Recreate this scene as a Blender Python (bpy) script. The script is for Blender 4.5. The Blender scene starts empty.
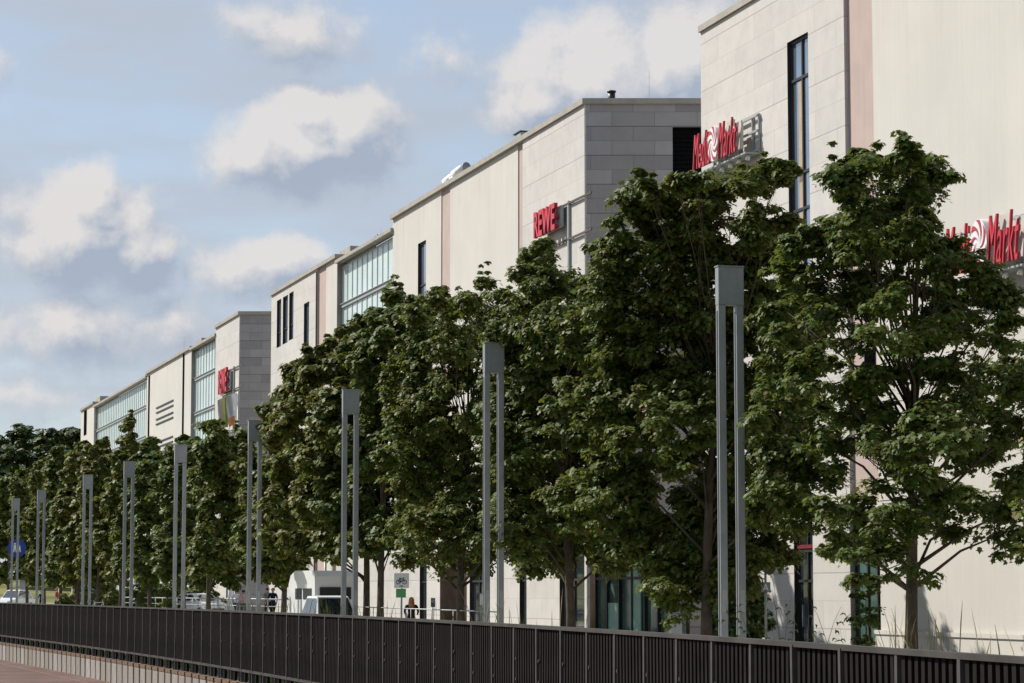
import bpy, bmesh, math, random
import numpy as np
from mathutils import Vector, Matrix
rad = math.radians
S = bpy.context.scene
COL = S.collection

# ------------------------------------------------------------------ camera, sky, sun, exposure
FPX, CX, CY, HOR, HC = 2500.0, 512.0, 341.5, 592.0, 2.0
TH = math.atan(781 / FPX)                 # view turned right of the row of lamps (+Y)
PITCH = math.atan((HOR - CY) / FPX)
cam_d = bpy.data.cameras.new("camera")
cam_d.sensor_width = 36; cam_d.lens = FPX / 1024 * 36
cam_d.clip_start = 0.5; cam_d.clip_end = 6000
cam = bpy.data.objects.new("camera", cam_d); COL.objects.link(cam)
cam.location = (0, 0, HC); cam.rotation_euler = (math.pi / 2 + PITCH, 0, -TH)
S.camera = cam
EXPO = 0.42
S.view_settings.view_transform = 'Standard'; S.view_settings.look = 'None'
S.view_settings.exposure = EXPO; S.view_settings.gamma = 1; S.view_settings.use_curve_mapping = False
SUN_EL, SUN_PHI = rad(42.5), rad(50)        # sun to the left of the view, slightly ahead
SUN = Vector((-math.cos(SUN_PHI) * math.cos(SUN_EL), math.sin(SUN_PHI) * math.cos(SUN_EL), math.sin(SUN_EL)))
sl = bpy.data.lights.new("sun", 'SUN'); sl.energy = 4.8; sl.angle = rad(0.5); sl.color = (1, 0.955, 0.88)
so = bpy.data.objects.new("sun", sl); COL.objects.link(so)
so.rotation_euler = SUN.to_track_quat('Z', 'Y').to_euler(); so.location = (-60, 40, 80)
SKY_STR = 0.1

def lin(c):
    c = c / 255
    return c / 12.92 if c <= .04045 else ((c + .055) / 1.055) ** 2.4
def L3(r, g, b): return (lin(r), lin(g), lin(b), 1)

class NT:
    def __init__(s, tree): s.t = tree
    def n(s, typ, **kw):
        nd = s.t.nodes.new(typ)
        for k, v in kw.items():
            if k.startswith('i_'):
                s.put(nd.inputs[k[2:].replace('_', ' ')], v)
            elif k == 'ins':
                for i, x in v.items(): s.put(nd.inputs[i], x)
            else: setattr(nd, k, v)
        return nd
    def put(s, sock, v):
        if isinstance(v, bpy.types.NodeSocket): s.t.links.new(v, sock)
        elif v is not None: sock.default_value = v
    def m(s, op, a, b=None, c=None, clamp=False):
        nd = s.n('ShaderNodeMath', operation=op, use_clamp=clamp)
        for i, x in enumerate((a, b, c)):
            if x is not None: s.put(nd.inputs[i], x)
        return nd.outputs[0]
    def vm(s, op, a, b=None):
        nd = s.n('ShaderNodeVectorMath', operation=op)
        for i, x in enumerate((a, b)):
            if x is not None: s.put(nd.inputs[i], x)
        return nd.outputs[1] if op in ('LENGTH', 'DOT_PRODUCT', 'DISTANCE') else nd.outputs[0]
    def mix(s, f, a, b, blend='MIX'):
        nd = s.n('ShaderNodeMix', data_type='RGBA', blend_type=blend)
        s.put(nd.inputs[0], f); s.put(nd.inputs[6], a); s.put(nd.inputs[7], b)
        return nd.outputs[2]
    def smooth(s, x, lo, hi, a=0.0, b=1.0):
        nd = s.n('ShaderNodeMapRange', interpolation_type='SMOOTHSTEP')
        for i, v in enumerate((x, lo, hi, a, b)): s.put(nd.inputs[i], v)
        return nd.outputs[0]
    def noise(s, vec, scale, detail=4, rough=.55, out=0):
        nd = s.n('ShaderNodeTexNoise'); nd.inputs['Scale'].default_value = scale
        nd.inputs['Detail'].default_value = detail; nd.inputs['Roughness'].default_value = rough
        if vec is not None: s.put(nd.inputs['Vector'], vec)
        return nd.outputs[out]

# --- the sky: Nishita blue with cumulus banks laid out by azimuth and elevation
W = bpy.data.worlds.new("World"); S.world = W; W.use_nodes = True
W.node_tree.nodes.clear()
# clouds: azimuth, elevation and half sizes, in units of 1/25 radian round the view direction
def cl(u, v, ru, rv, w=1.0): return ((u - 512) / 100, (592 - v) / 100, ru / 100, rv / 100, w)
CLOUDS = [cl(300, 152, 92, 50, 1.15), cl(345, 140, 60, 55), cl(250, 165, 56, 30, .8), cl(310, 122, 55, 36),
          cl(85, 240, 85, 60, 1.1), cl(85, 210, 50, 42, 1.1), cl(135, 258, 48, 45),
          cl(600, 85, 105, 70, 1.2), cl(690, 70, 80, 65, 1.1), cl(545, 105, 60, 45),
          cl(300, 40, 70, 34, .55), cl(250, 20, 50, 22, .35), cl(75, 335, 95, 42, .62), cl(170, 322, 50, 32, .45), cl(280, 268, 55, 32, .9),
          cl(230, 275, 60, 28, .6), cl(30, 400, 90, 28, .4), cl(440, 60, 45, 36, .3), cl(820, 60, 150, 70), cl(-200, 250, 150, 90), cl(-120, 90, 120, 50),
          cl(1200, 200, 200, 90)]
g = bpy.data.node_groups.new("cloud_density", 'ShaderNodeTree')
g.interface.new_socket("P", in_out='INPUT', socket_type='NodeSocketVector')
g.interface.new_socket("D", in_out='OUTPUT', socket_type='NodeSocketFloat')
G = NT(g); gi = g.nodes.new('NodeGroupInput'); go = g.nodes.new('NodeGroupOutput')
P0_ = gi.outputs[0]
warp = G.vm('MULTIPLY', G.vm('SUBTRACT', G.noise(P0_, 1.5, 5, .6, 1), (.5, .5, .5)), (.52, .46, 0))
Pw = G.vm('ADD', P0_, warp)
dm = None
for (a, e, ra, re, w) in CLOUDS:
    ln = G.vm('LENGTH', G.vm('MULTIPLY', G.vm('SUBTRACT', Pw, (a, e, 0)), (1 / ra, 1 / re, 0)))
    gg = G.m('MULTIPLY', G.m('SUBTRACT', 1.26, ln), w)
    dm = gg if dm is None else G.m('SMOOTH_MAX', dm, gg, .25)
fb = G.m('SUBTRACT', G.noise(P0_, 2.6, 9, .6), .5)
dens = G.m('ADD', dm, G.m('MULTIPLY', fb, .85))
g.links.new(dens, go.inputs[0])

w = NT(W.node_tree)
geo = w.n('ShaderNodeTexCoord').outputs['Generated']
sep = w.n('ShaderNodeSeparateXYZ', ins={0: geo})
az = w.m('ARCTAN2', sep.outputs[0], sep.outputs[1])
el = w.m('ARCSINE', sep.outputs[2])
A = w.m('MULTIPLY', w.m('SUBTRACT', az, TH), 25.0)
E = w.m('MULTIPLY', el, 25.0)
P = w.n('ShaderNodeCombineXYZ', ins={0: A, 1: E, 2: 0.0}).outputs[0]
def dgrp(vec):
    nd = w.n('ShaderNodeGroup', node_tree=g); w.put(nd.inputs[0], vec); return nd.outputs[0]
d0 = dgrp(P); d1 = dgrp(w.vm('ADD', P, (-.14, .24, 0)))
alpha = w.m('MULTIPLY', w.smooth(d0, .02, .58), .90)
lit = w.m('ADD', w.m('MULTIPLY', w.m('SUBTRACT', d0, d1), 1.7), .40, clamp=True)
K = 1 / (2 ** EXPO) / SKY_STR
def cc(r, g_, b): return tuple(lin(x) * K for x in (r, g_, b)) + (1,)
ccol = w.mix(lit, cc(166, 178, 196), cc(228, 224, 222))
sky = w.n('ShaderNodeTexSky', sky_type='NISHITA')
sky.sun_disc = False; sky.sun_elevation = SUN_EL; sky.sun_rotation = math.atan2(SUN.x, SUN.y) % (2 * math.pi)
sky.air_density = 1.0; sky.dust_density = 0.6; sky.ozone_density = 1.5
veil = w.noise(w.vm('MULTIPLY', P, (.28, .9, 1)), 1.1, 6, .55)
va = w.m('MULTIPLY', w.smooth(veil, .30, .64, .50, .96), w.smooth(E, 7.0, 18.0, 1.0, .25))
skyv = w.mix(va, sky.outputs[0], cc(186, 195, 208))
final = w.mix(alpha, skyv, ccol)
bg = w.n('ShaderNodeBackground', ins={0: final, 1: SKY_STR})
wo = w.n('ShaderNodeOutputWorld', ins={0: bg.outputs[0]})
S.cycles.max_bounces = 6; S.cycles.transparent_max_bounces = 4
try: S.cycles.use_denoising = True
except Exception: pass

# ------------------------------------------------------------------ geometry of the place
Fv = Vector((math.sin(TH) * math.cos(PITCH), math.cos(TH) * math.cos(PITCH), math.sin(PITCH)))
Rv = Vector((math.cos(TH), -math.sin(TH), 0)); Uv = Rv.cross(Fv); Cv = Vector((0, 0, HC))
def ray(u, v): return Fv * FPX + Rv * (u - CX) + Uv * (CY - v)
def at_x(u, v, X):
    r = ray(u, v); return Cv + r * (X / r.x)
def at_z(u, v, z):
    r = ray(u, v); return Cv + r * ((z - HC) / r.z)
AF = rad(.92); DF = Vector((math.sin(AF), math.cos(AF), 0)); NF = Vector((-math.cos(AF), math.sin(AF), 0)); DIST = 31.5
PF = -NF * DIST
HB = 22.2
def fac(u, v, off=0.0):
    """metres along the building line (growing away from the camera) and height of a point of the line"""
    r = ray(u, v); k = (DIST - off) / (-(r.dot(NF))); q = Cv + r * k
    return (q - PF).dot(DF), q.z
def Sx(u, v=400, off=0.0): return fac(u, v, off)[0]
def Zx(u, v, off=0.0): return fac(u, v, off)[1]
ROTF = math.atan2(-math.cos(AF), -math.sin(AF))
RM = Matrix.Rotation(-ROTF, 3, 'Z')
RL = (RM @ Rv)                                   # the direction of the end walls, in building space

# ------------------------------------------------------------------ mesh builder
class MB:
    def __init__(s): s.v = []; s.f = []; s.m = []
    def poly(s, pts, m=0):
        k = len(s.v); s.v += [tuple(p) for p in pts]; s.f.append(tuple(range(k, k + len(pts)))); s.m.append(m)
    def box(s, x0, x1, y0, y1, z0, z1, m=0, M=None):
        c = [Vector((x, y, z)) for z in (z0, z1) for y in (y0, y1) for x in (x0, x1)]
        if M is not None: c = [M @ q for q in c]
        k = len(s.v); s.v += [tuple(q) for q in c]
        for f in ((0, 2, 3, 1), (4, 5, 7, 6), (0, 1, 5, 4), (2, 6, 7, 3), (0, 4, 6, 2), (1, 3, 7, 5)):
            s.f.append(tuple(k + i for i in f)); s.m.append(m)
    def tube(s, pts, rads, n=8, m=0, caps=True):
        k0 = len(s.v); pts = [Vector(p) for p in pts]
        for i, p in enumerate(pts):
            t = (pts[min(i + 1, len(pts) - 1)] - pts[max(i - 1, 0)]).normalized()
            a = t.cross(Vector((0, 0, 1)) if abs(t.z) < .95 else Vector((1, 0, 0))).normalized(); b = t.cross(a)
            r = rads[i] if isinstance(rads, (list, tuple)) else rads
            for j in range(n):
                an = 2 * math.pi * j / n
                s.v.append(tuple(p + (a * math.cos(an) + b * math.sin(an)) * r))
        for i in range(len(pts) - 1):
            for j in range(n):
                q = k0 + i * n + j; q2 = k0 + i * n + (j + 1) % n
                s.f.append((q, q2, q2 + n, q + n)); s.m.append(m)
        if caps:
            s.f.append(tuple(k0 + j for j in reversed(range(n)))); s.m.append(m)
            e = k0 + (len(pts) - 1) * n
            s.f.append(tuple(e + j for j in range(n))); s.m.append(m)
    def mesh(s, name, mats, smooth=False):
        me = bpy.data.meshes.new(name); me.from_pydata(s.v, [], s.f)
        for mt in (mats if isinstance(mats, (list, tuple)) else [mats]): me.materials.append(mt)
        me.polygons.foreach_set('material_index', s.m)
        if smooth: me.polygons.foreach_set('use_smooth', [True] * len(s.f))
        uv = me.uv_layers.new(name='UVMap')
        for p in me.polygons:
            nn = p.normal
            if abs(nn.z) > .7: tx, ty = Vector((1, 0, 0)), Vector((0, 1, 0))
            else: tx, ty = Vector((-nn.y, nn.x, 0)).normalized(), Vector((0, 0, 1))
            for li in p.loop_indices:
                c = me.vertices[me.loops[li].vertex_index].co
                uv.data[li].uv = (c.dot(tx), c.dot(ty))
        me.update(); return me
    def build(s, name, mats, parent=None, smooth=False, loc=None, bevel=0):
        me = s.mesh(name, mats, smooth); o = bpy.data.objects.new(name, me); COL.objects.link(o)
        if parent is not None: o.parent = parent
        if loc is not None: o.location = loc
        if bevel:
            b = o.modifiers.new('bevel', 'BEVEL'); b.width = bevel; b.segments = 2; b.limit_method = 'ANGLE'; b.angle_limit = rad(35)
        return o

def empty(name, loc, label=None, cat=None, rz=0, group=None):
    o = bpy.data.objects.new(name, None); COL.objects.link(o); o.location = loc; o.rotation_euler = (0, 0, rz)
    o.empty_display_size = .3
    if label: o['label'] = label; o['category'] = cat
    if group: o['group'] = group
    return o
def tag(o, label, cat, group=None, kind=None):
    o['label'] = label; o['category'] = cat
    if group: o['group'] = group
    if kind: o['kind'] = kind
    return o
def structure(o): o['kind'] = 'structure'; return o
def children(o): return [c for c in KIDS.get(o.name, [])]
def copy_tree(o, parent=None):
    c = o.copy(); COL.objects.link(c)
    if parent is not None: c.parent = parent
    for ch in [x for x in COL.objects if x.parent == o]: copy_tree(ch, c)
    return c

# ------------------------------------------------------------------ materials
def mat(name, base, rough=.7, spec=.3, metal=0.0, var=.12, vscale=1.2, streak=0.0, bump=0.0, bscale=30, coords='Object', alt=None):
    m = bpy.data.materials.new(name); m.use_nodes = True; t = NT(m.node_tree)
    b = m.node_tree.nodes['Principled BSDF']
    co = t.n('ShaderNodeTexCoord').outputs[coords]
    n1 = t.noise(co, vscale, 5, .6)
    f = t.smooth(n1, .3, .7)
    lo = tuple(c * (1 - var) for c in base) + (1,); hi = tuple(min(1, c * (1 + var)) for c in base) + (1,)
    if alt: hi = tuple(alt) + (1,)
    c = t.mix(f, lo, hi)
    if streak:
        st = t.noise(t.vm('MULTIPLY', co, (3.0, 3.0, .12)), 2.0, 4, .6)
        c = t.mix(t.smooth(st, .35, .75, 0, streak), c, tuple(x * .45 for x in base) + (1,))
    t.put(b.inputs['Base Color'], c)
    b.inputs['Roughness'].default_value = rough; b.inputs['Specular IOR Level'].default_value = spec; b.inputs['Metallic'].default_value = metal
    if bump:
        bp = t.n('ShaderNodeBump'); bp.inputs['Strength'].default_value = bump; bp.inputs['Distance'].default_value = .02
        t.put(bp.inputs['Height'], t.noise(co, bscale, 4, .6)); t.put(b.inputs['Normal'], bp.outputs[0])
    return m

def stone_mat(name, base, joint, bw, rh, var=.07, offset=.5, mort=.012):
    m = bpy.data.materials.new(name); m.use_nodes = True; t = NT(m.node_tree); b = m.node_tree.nodes['Principled BSDF']
    uv = t.n('ShaderNodeTexCoord').outputs['UV']
    # courses of two heights: warp v so that rows alternate between tall and low
    sp = t.n('ShaderNodeSeparateXYZ', ins={0: uv})
    v = sp.outputs[1]
    k = 2 * math.pi / (rh * 2)
    vv = t.m('ADD', v, t.m('MULTIPLY', t.m('SINE', t.m('MULTIPLY', v, k)), rh * .17))
    cv = t.n('ShaderNodeCombineXYZ', ins={0: sp.outputs[0], 1: vv, 2: 0.0}).outputs[0]
    br = t.n('ShaderNodeTexBrick', offset=offset, offset_frequency=2, squash=1.0)
    t.put(br.inputs['Vector'], cv)
    br.inputs['Color1'].default_value = tuple(c * (1 - var) for c in base) + (1,)
    br.inputs['Color2'].default_value = tuple(c * (1 + var) for c in base) + (1,)
    br.inputs['Mortar'].default_value = tuple(joint) + (1,)
    br.inputs['Scale'].default_value = 1; br.inputs['Mortar Size'].default_value = mort; br.inputs['Mortar Smooth'].default_value = .2
    br.inputs['Bias'].default_value = 0; br.inputs['Brick Width'].default_value = bw; br.inputs['Row Height'].default_value = rh
    mot = t.noise(uv, 1.1, 6, .65)
    c = t.mix(t.smooth(mot, .35, .75, 0, .30), br.outputs[0], tuple(x * .62 for x in base) + (1,))
    vein = t.noise(t.vm('MULTIPLY', uv, (6, .5, 1)), 2.2, 4, .6)
    c = t.mix(t.smooth(vein, .5, .8, 0, .14), c, tuple(x * .55 for x in base) + (1,))
    t.put(b.inputs['Base Color'], c); b.inputs['Roughness'].default_value = .75; b.inputs['Specular IOR Level'].default_value = .25
    bp = t.n('ShaderNodeBump'); bp.inputs['Strength'].default_value = .5; bp.inputs['Distance'].default_value = .015
    t.put(bp.inputs['Height'], t.m('SUBTRACT', 1.0, br.outputs[1])); t.put(b.inputs['Normal'], bp.outputs[0])
    return m

def glass_mat(name, base, rough=.06, spec=.8, var=.25, metal=0.0):
    m = mat(name, base, rough, spec, metal, var, .35, coords='Object')
    return m

M = {}
M['stone'] = stone_mat('pale_limestone', (.555, .53, .49), (.42, .395, .36), 3.4, .86, .04)
M['shaded_grey_stone'] = stone_mat('shaded_grey_limestone', (.35, .335, .328), (.15, .143, .138), 1.75, .60, .16, .5, .009)  # darker limestone, with the shade of the end walls put into its colour
M['render'] = mat('cream_render', (.575, .55, .498), .85, .15, 0, .035, .35, streak=.07, bump=.15, bscale=12)
_t = NT(M['render'].node_tree); _b = M['render'].node_tree.nodes['Principled BSDF']; _l = _b.inputs['Base Color'].links[0].from_socket
_co = _t.n('ShaderNodeTexCoord').outputs['Object']; _z = _t.n('ShaderNodeSeparateXYZ', ins={0: _co}).outputs[2]
_dr = _t.smooth(_t.noise(_t.vm('MULTIPLY', _co, (2.2, 2.2, .05)), 1.6, 5, .65), .50, .72)
_mk = _t.m('ADD', _t.smooth(_z, 16.0, 21.8, 0, .26), .05)
_l = _t.mix(_t.m('MULTIPLY', _dr, _mk), _l, (.27, .25, .22, 1))
_pt = _t.smooth(_t.noise(_co, .22, 3, .5), .42, .62, 0, .12)
_t.put(_b.inputs['Base Color'], _t.mix(_pt, _l, (.47, .46, .43, 1)))
M['pink'] = mat('rose_render', (.475, .375, .335), .85, .15, 0, .05, .8, streak=.12)
M['coping'] = mat('coping_metal', (.36, .33, .28), .6, .3, 0, .10, 1.5)
M['roof'] = mat('roof_gravel', (.22, .21, .2), .95, .1, 0, .25, 3)
M['dark'] = mat('dark_metal_and_reveal_shade', (.028, .026, .026), .45, .4, 0, .2, 2)
M['louvre'] = mat('black_louvre', (.008, .008, .009), .6, .3, 0, .2, 2)
M['glass'] = glass_mat('window_glass', (.02, .028, .035), .04, 1.0)
M['glass'].node_tree.nodes['Principled BSDF'].inputs['IOR'].default_value = 2.0
M['coated'] = glass_mat('coated_glass', (.30, .37, .45), .05, .9, .15, .7)
M['blind'] = mat('cream_blind', (.42, .33, .24), .8, .2, 0, .1, 2)
M['curtain'] = glass_mat('curtain_glass', (.60, .70, .67), .2, .8, .08)
M['green_glass'] = glass_mat('green_glass', (.07, .125, .105), .05, .8, .4)
M['fin'] = mat('aluminium_fin', (.56, .62, .60), .4, .5, .3, .06, 2)
M['spandrel'] = mat('spandrel_metal', (.36, .38, .37), .5, .4, .2, .08, 2)
M['lamp'] = mat('lamp_grey_paint', (.30, .315, .325), .45, .45, .25, .10, 2.2, streak=.25)
M['lamp_dark'] = mat('lamp_groove', (.03, .032, .036), .6, .3, 0, .2, 2)
M['fence_slat'] = mat('fence_slat_brown', (.0165, .0148, .0138), .9, .04, 0, .3, 2.5, streak=.2)
M['fence_back'] = mat('fence_back_dark', (.006, .0055, .0055), .9, .1, 0, .2, 2)
M['fence_post'] = mat('fence_post_grey', (.072, .068, .065), .8, .1, .2, .2, 2.5)
M['fence_rail'] = mat('fence_rail_grey', (.064, .060, .055), .8, .1, .2, .2, 1.5)
M['slab'] = mat('weathered_concrete', (.37, .345, .315), .9, .15, 0, .25, 1.6, streak=.5, bump=.4, bscale=20)
_t = NT(M['slab'].node_tree); _b = M['slab'].node_tree.nodes['Principled BSDF']; _l = _b.inputs['Base Color'].links[0].from_socket
_t.put(_b.inputs['Base Color'], _t.mix(_t.m('MULTIPLY', _t.n('ShaderNodeObjectInfo').outputs['Random'], .75), _l, (.20, .165, .13, 1)))
M['rust'] = mat('rusty_capping', (.15, .095, .062), .85, .2, 0, .4, 3)
M['prom'] = mat('red_brown_asphalt', (.125, .074, .060), .9, .2, 0, .22, .5, bump=.3, bscale=60)
M['kerb'] = mat('kerb_line', (.155, .098, .082), .9, .2, 0, .15, 2)
M['paving'] = mat('plaza_paving', (.30, .285, .265), .85, .2, 0, .12, .8)
M['soil'] = mat('ground_earth', (.13, .12, .075), .95, .1, 0, .3, .05)
M['meadow'] = mat('meadow_grass', (.13, .15, .045), .95, .1, 0, .3, .08, alt=(.24, .22, .08))
M['lawn'] = mat('lawn_green', (.13, .19, .035), .95, .1, 0, .3, .8)
M['grass'] = mat('grass_blade', (.14, .19, .04), .7, .2, 0, .35, 5, alt=(.22, .20, .08))
M['drygrass'] = mat('dry_grass_stalk', (.40, .32, .19), .7, .2, 0, .25, 5)
M['weed'] = mat('weed_leaf', (.075, .105, .03), .6, .3, 0, .4, 4)
M['bark'] = mat('maple_bark', (.085, .068, .05), .9, .15, 0, .35, 3, streak=.4, bump=.6, bscale=18)
M['red'] = mat('red_sign_face', (.52, .034, .054), .4, .4, 0, .06, 2)
M['redside'] = mat('red_sign_side', (.38, .02, .035), .5, .3, 0, .06, 2)
M['redband'] = mat('dull_red_band', (.16, .02, .03), .6, .2, 0, .1, 2)
M['beige'] = mat('sign_backing_beige', (.52, .49, .43), .6, .3, 0, .08, 2)
M['white'] = mat('white_paint', (.78, .78, .77), .4, .4, 0, .04, 1.2)
M['steel'] = mat('galvanised_steel', (.30, .31, .32), .45, .5, .3, .12, 3)
M['vent'] = mat('vent_steel_white', (.78, .78, .76), .35, .5, .2, .05, 2)
M['bluesign'] = mat('blue_sign_face', (.012, .055, .30), .4, .4, 0, .05, 2)
M['signgrey'] = mat('sign_blue_grey', (.22, .27, .32), .5, .3, 0, .05, 2)
M['signback'] = mat('sign_back_brown', (.09, .075, .065), .6, .3, 0, .1, 2)
M['greensign'] = mat('green_sign_face', (.10, .36, .12), .5, .3, 0, .05, 2)
M['brown'] = mat('brown_column', (.17, .12, .085), .6, .3, 0, .2, 1.5)
M['wood'] = mat('pale_wood_post', (.42, .37, .27), .8, .2, 0, .15, 3)
M['carwhite'] = mat('white_car_paint', (.75, .76, .76), .25, .6, 0, .03, 1)
M['carsilver'] = mat('silver_car_paint', (.45, .46, .47), .3, .6, .4, .05, 1)
M['tyre'] = mat('tyre_rubber', (.02, .02, .02), .9, .2, 0, .2, 4)
M['black'] = mat('black_plastic', (.02, .02, .022), .5, .4, 0, .2, 4)
M['headlight'] = mat('headlight_glass', (.6, .62, .62), .15, .8, 0, .05, 4)
M['amber'] = mat('amber_lens', (.7, .28, .03), .3, .5, 0, .05, 4)
M['skin'] = mat('skin', (.50, .31, .23), .6, .3, 0, .06, 8)
M['hair_red'] = mat('hair_copper', (.36, .15, .07), .6, .3, 0, .2, 9)
M['hair_dark'] = mat('hair_dark', (.035, .025, .02), .6, .3, 0, .2, 9)
for nm, c in dict(cloth_white=(.72, .72, .76), cloth_pink=(.70, .42, .44), cloth_navy=(.015, .02, .05), cloth_black=(.018, .018, .02), cloth_red=(.42, .07, .06),
                  cloth_blue=(.05, .11, .28), cloth_jeans=(.07, .10, .18), cloth_grey=(.2, .2, .21)).items():
    M[nm] = mat(nm, c, .9, .1, 0, .15, 6)
M['flag_y'] = mat('flag_yellow', (.46, .38, .12), .8, .15, 0, .1, 2)
M['flag_g'] = mat('flag_green', (.10, .22, .07), .8, .15, 0, .1, 2)
M['flag_o'] = mat('flag_orange', (.58, .24, .10), .8, .15, 0, .1, 2)
M['flag_w'] = mat('flag_white', (.72, .72, .74), .8, .15, 0, .1, 2)
M['mint'] = mat('mint_panel', (.26, .46, .36), .3, .5, 0, .1, 1)

def leaf_mat(name, cols, trans=.32, gloss=.55):
    m = bpy.data.materials.new(name); m.use_nodes = True; t = NT(m.node_tree); b = m.node_tree.nodes['Principled BSDF']
    out = m.node_tree.nodes['Material Output']
    gi_ = t.n('ShaderNodeNewGeometry')
    rp = t.n('ShaderNodeValToRGB'); rp.color_ramp.interpolation = 'LINEAR'
    e = rp.color_ramp.elements
    while len(e) > 1: e.remove(e[-1])
    e[0].position = cols[0][0]; e[0].color = cols[0][1] + (1,)
    for p, c in cols[1:]:
        q = e.new(p); q.color = c + (1,)
    t.put(rp.inputs[0], gi_.outputs['Random Per Island'])
    co = t.n('ShaderNodeTexCoord').outputs['Object']
    nz = t.smooth(t.noise(co, .8, 3, .5), .35, .68)
    c = t.mix(t.m('MULTIPLY', nz, .34), rp.outputs[0], (.150, .128, .036, 1))
    tint = t.n('ShaderNodeObjectInfo').outputs['Random']
    c = t.mix(1.0, c, t.mix(tint, (.78, .94, .90, 1), (1.14, 1.04, .95, 1)), 'MULTIPLY')
    t.put(b.inputs['Base Color'], c); b.inputs['Roughness'].default_value = gloss; b.inputs['Specular IOR Level'].default_value = .2
    tr = t.n('ShaderNodeBsdfTranslucent'); t.put(tr.inputs[0], t.mix(.6, c, (.20, .22, .03, 1)))
    mx = t.n('ShaderNodeMixShader', ins={0: trans, 1: b.outputs[0], 2: tr.outputs[0]})
    t.put(out.inputs[0], mx.outputs[0]); return m
M['leaf'] = leaf_mat('maple_leaf', [(0, (.042, .078, .015)), (.40, (.080, .124, .024)), (.78, (.128, .165, .038)), (.92, (.18, .17, .052)), (1, (.22, .125, .06))])
M['leaf_far'] = leaf_mat('wood_leaf', [(0, (.034, .056, .014)), (.5, (.054, .082, .02)), (1, (.085, .11, .03))], .10)
M['bush'] = leaf_mat('bush_leaf', [(0, (.04, .075, .015)), (1, (.08, .13, .03))])

# ------------------------------------------------------------------ ground
FC = (-1.04374035, 10.30457266, -31.1569988, 37.72208883)
def fx(y):
    l = math.log(min(y, 150)); x = ((FC[0] * l + FC[1]) * l + FC[2]) * l + FC[3]
    return x if y <= 150 else x - (y - 150) * .015
def fpt(y, off=0.0, z=0.0):
    dx = (fx(y + .05) - fx(y - .05)) / .1; n = Vector((-1, dx, 0)).normalized()
    return Vector((fx(y), y, z)) + n * off
b = MB(); b.poly([(-1500, -300, -1.6), (1500, -300, -1.6), (1500, 3000, -1.6), (-1500, 3000, -1.6)])
structure(b.build('ground', M['soil']))
ys = [6 + i * 2 for i in range(130)]
b = MB()
for y0, y1 in zip(ys, ys[1:]):
    p0, p1 = fpt(y0, -.12), fpt(y1, -.12)
    b.poly([p0, (140, y0, 0), (140, y1, 0), p1])
    b.poly([p0, p1, p1 + Vector((0, 0, -1.5)), p0 + Vector((0, 0, -1.5))])
structure(b.build('plaza', M['paving']))
b = MB()
for y0, y1 in zip(ys, ys[1:]):
    p0, p1 = fpt(y0, 0, -.72), fpt(y1, 0, -.72)
    b.poly([(-60, y0, -.72), p0, p1, (-60, y1, -.72)])
structure(b.build('promenade', M['prom']))
b = MB()
for y0, y1 in zip(ys, ys[1:]):
    for o0, o1 in ((.8, 1.0), (3.1, 3.22)):
        a0, a1 = fpt(y0, o0, -.714), fpt(y1, o0, -.714); c0, c1 = fpt(y0, o1, -.714), fpt(y1, o1, -.714)
        b.poly([c0, a0, a1, c1])
structure(b.build('path_edging', M['kerb']))
b = MB()
for y0, y1 in zip(ys, ys[1:]):
    b.poly([fpt(y0, -.2, .004), fpt(y0, -6.5, .004), fpt(y1, -6.5, .004), fpt(y1, -.2, .004)])
structure(b.build('lawn', M['lawn']))
b = MB(); b.box(24.9, 90, 105, 420, -.2, .45)
structure(b.build('pavement', M['paving']))

# ------------------------------------------------------------------ buildings
def panel(b, t0, t1, z0, z1, holes=(), y=0.0, back=.4, m=0, dep=.3, mrev=None):
    xs = sorted({t0, t1, *[min(max(h[i], t0), t1) for h in holes for i in (0, 1)]}); zs = sorted({z0, z1, *[min(max(h[i], z0), z1) for h in holes for i in (2, 3)]})
    for xa, xb in zip(xs, xs[1:]):
        for za, zb in zip(zs, zs[1:]):
            xm, zm = (xa + xb) / 2, (za + zb) / 2
            if any(h[0] < xm < h[1] and h[2] < zm < h[3] for h in holes): continue
            b.poly([(xa, y, za), (xb, y, za), (xb, y, zb), (xa, y, zb)], m)
    for xx, flip in ((t0, 0), (t1, 1)):
        q = [(xx, y, z0), (xx, y, z1), (xx, back, z1), (xx, back, z0)]
        b.poly(q if not flip else q[::-1], m)
    b.poly([(t0, y, z1), (t1, y, z1), (t1, back, z1), (t0, back, z1)], m)
    mr = m if mrev is None else mrev
    for (ha, hb, hc, hd) in holes:
        d = y + dep
        b.poly([(ha, y, hc), (ha, y, hd), (ha, d, hd), (ha, d, hc)][::-1], mr); b.poly([(hb, y, hc), (hb, y, hd), (hb, d, hd), (hb, d, hc)], mr)
        b.poly([(ha, y, hd), (hb, y, hd), (hb, d, hd), (ha, d, hd)][::-1], mr); b.poly([(ha, y, hc), (hb, y, hc), (hb, d, hc), (ha, d, hc)], mr)

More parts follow.
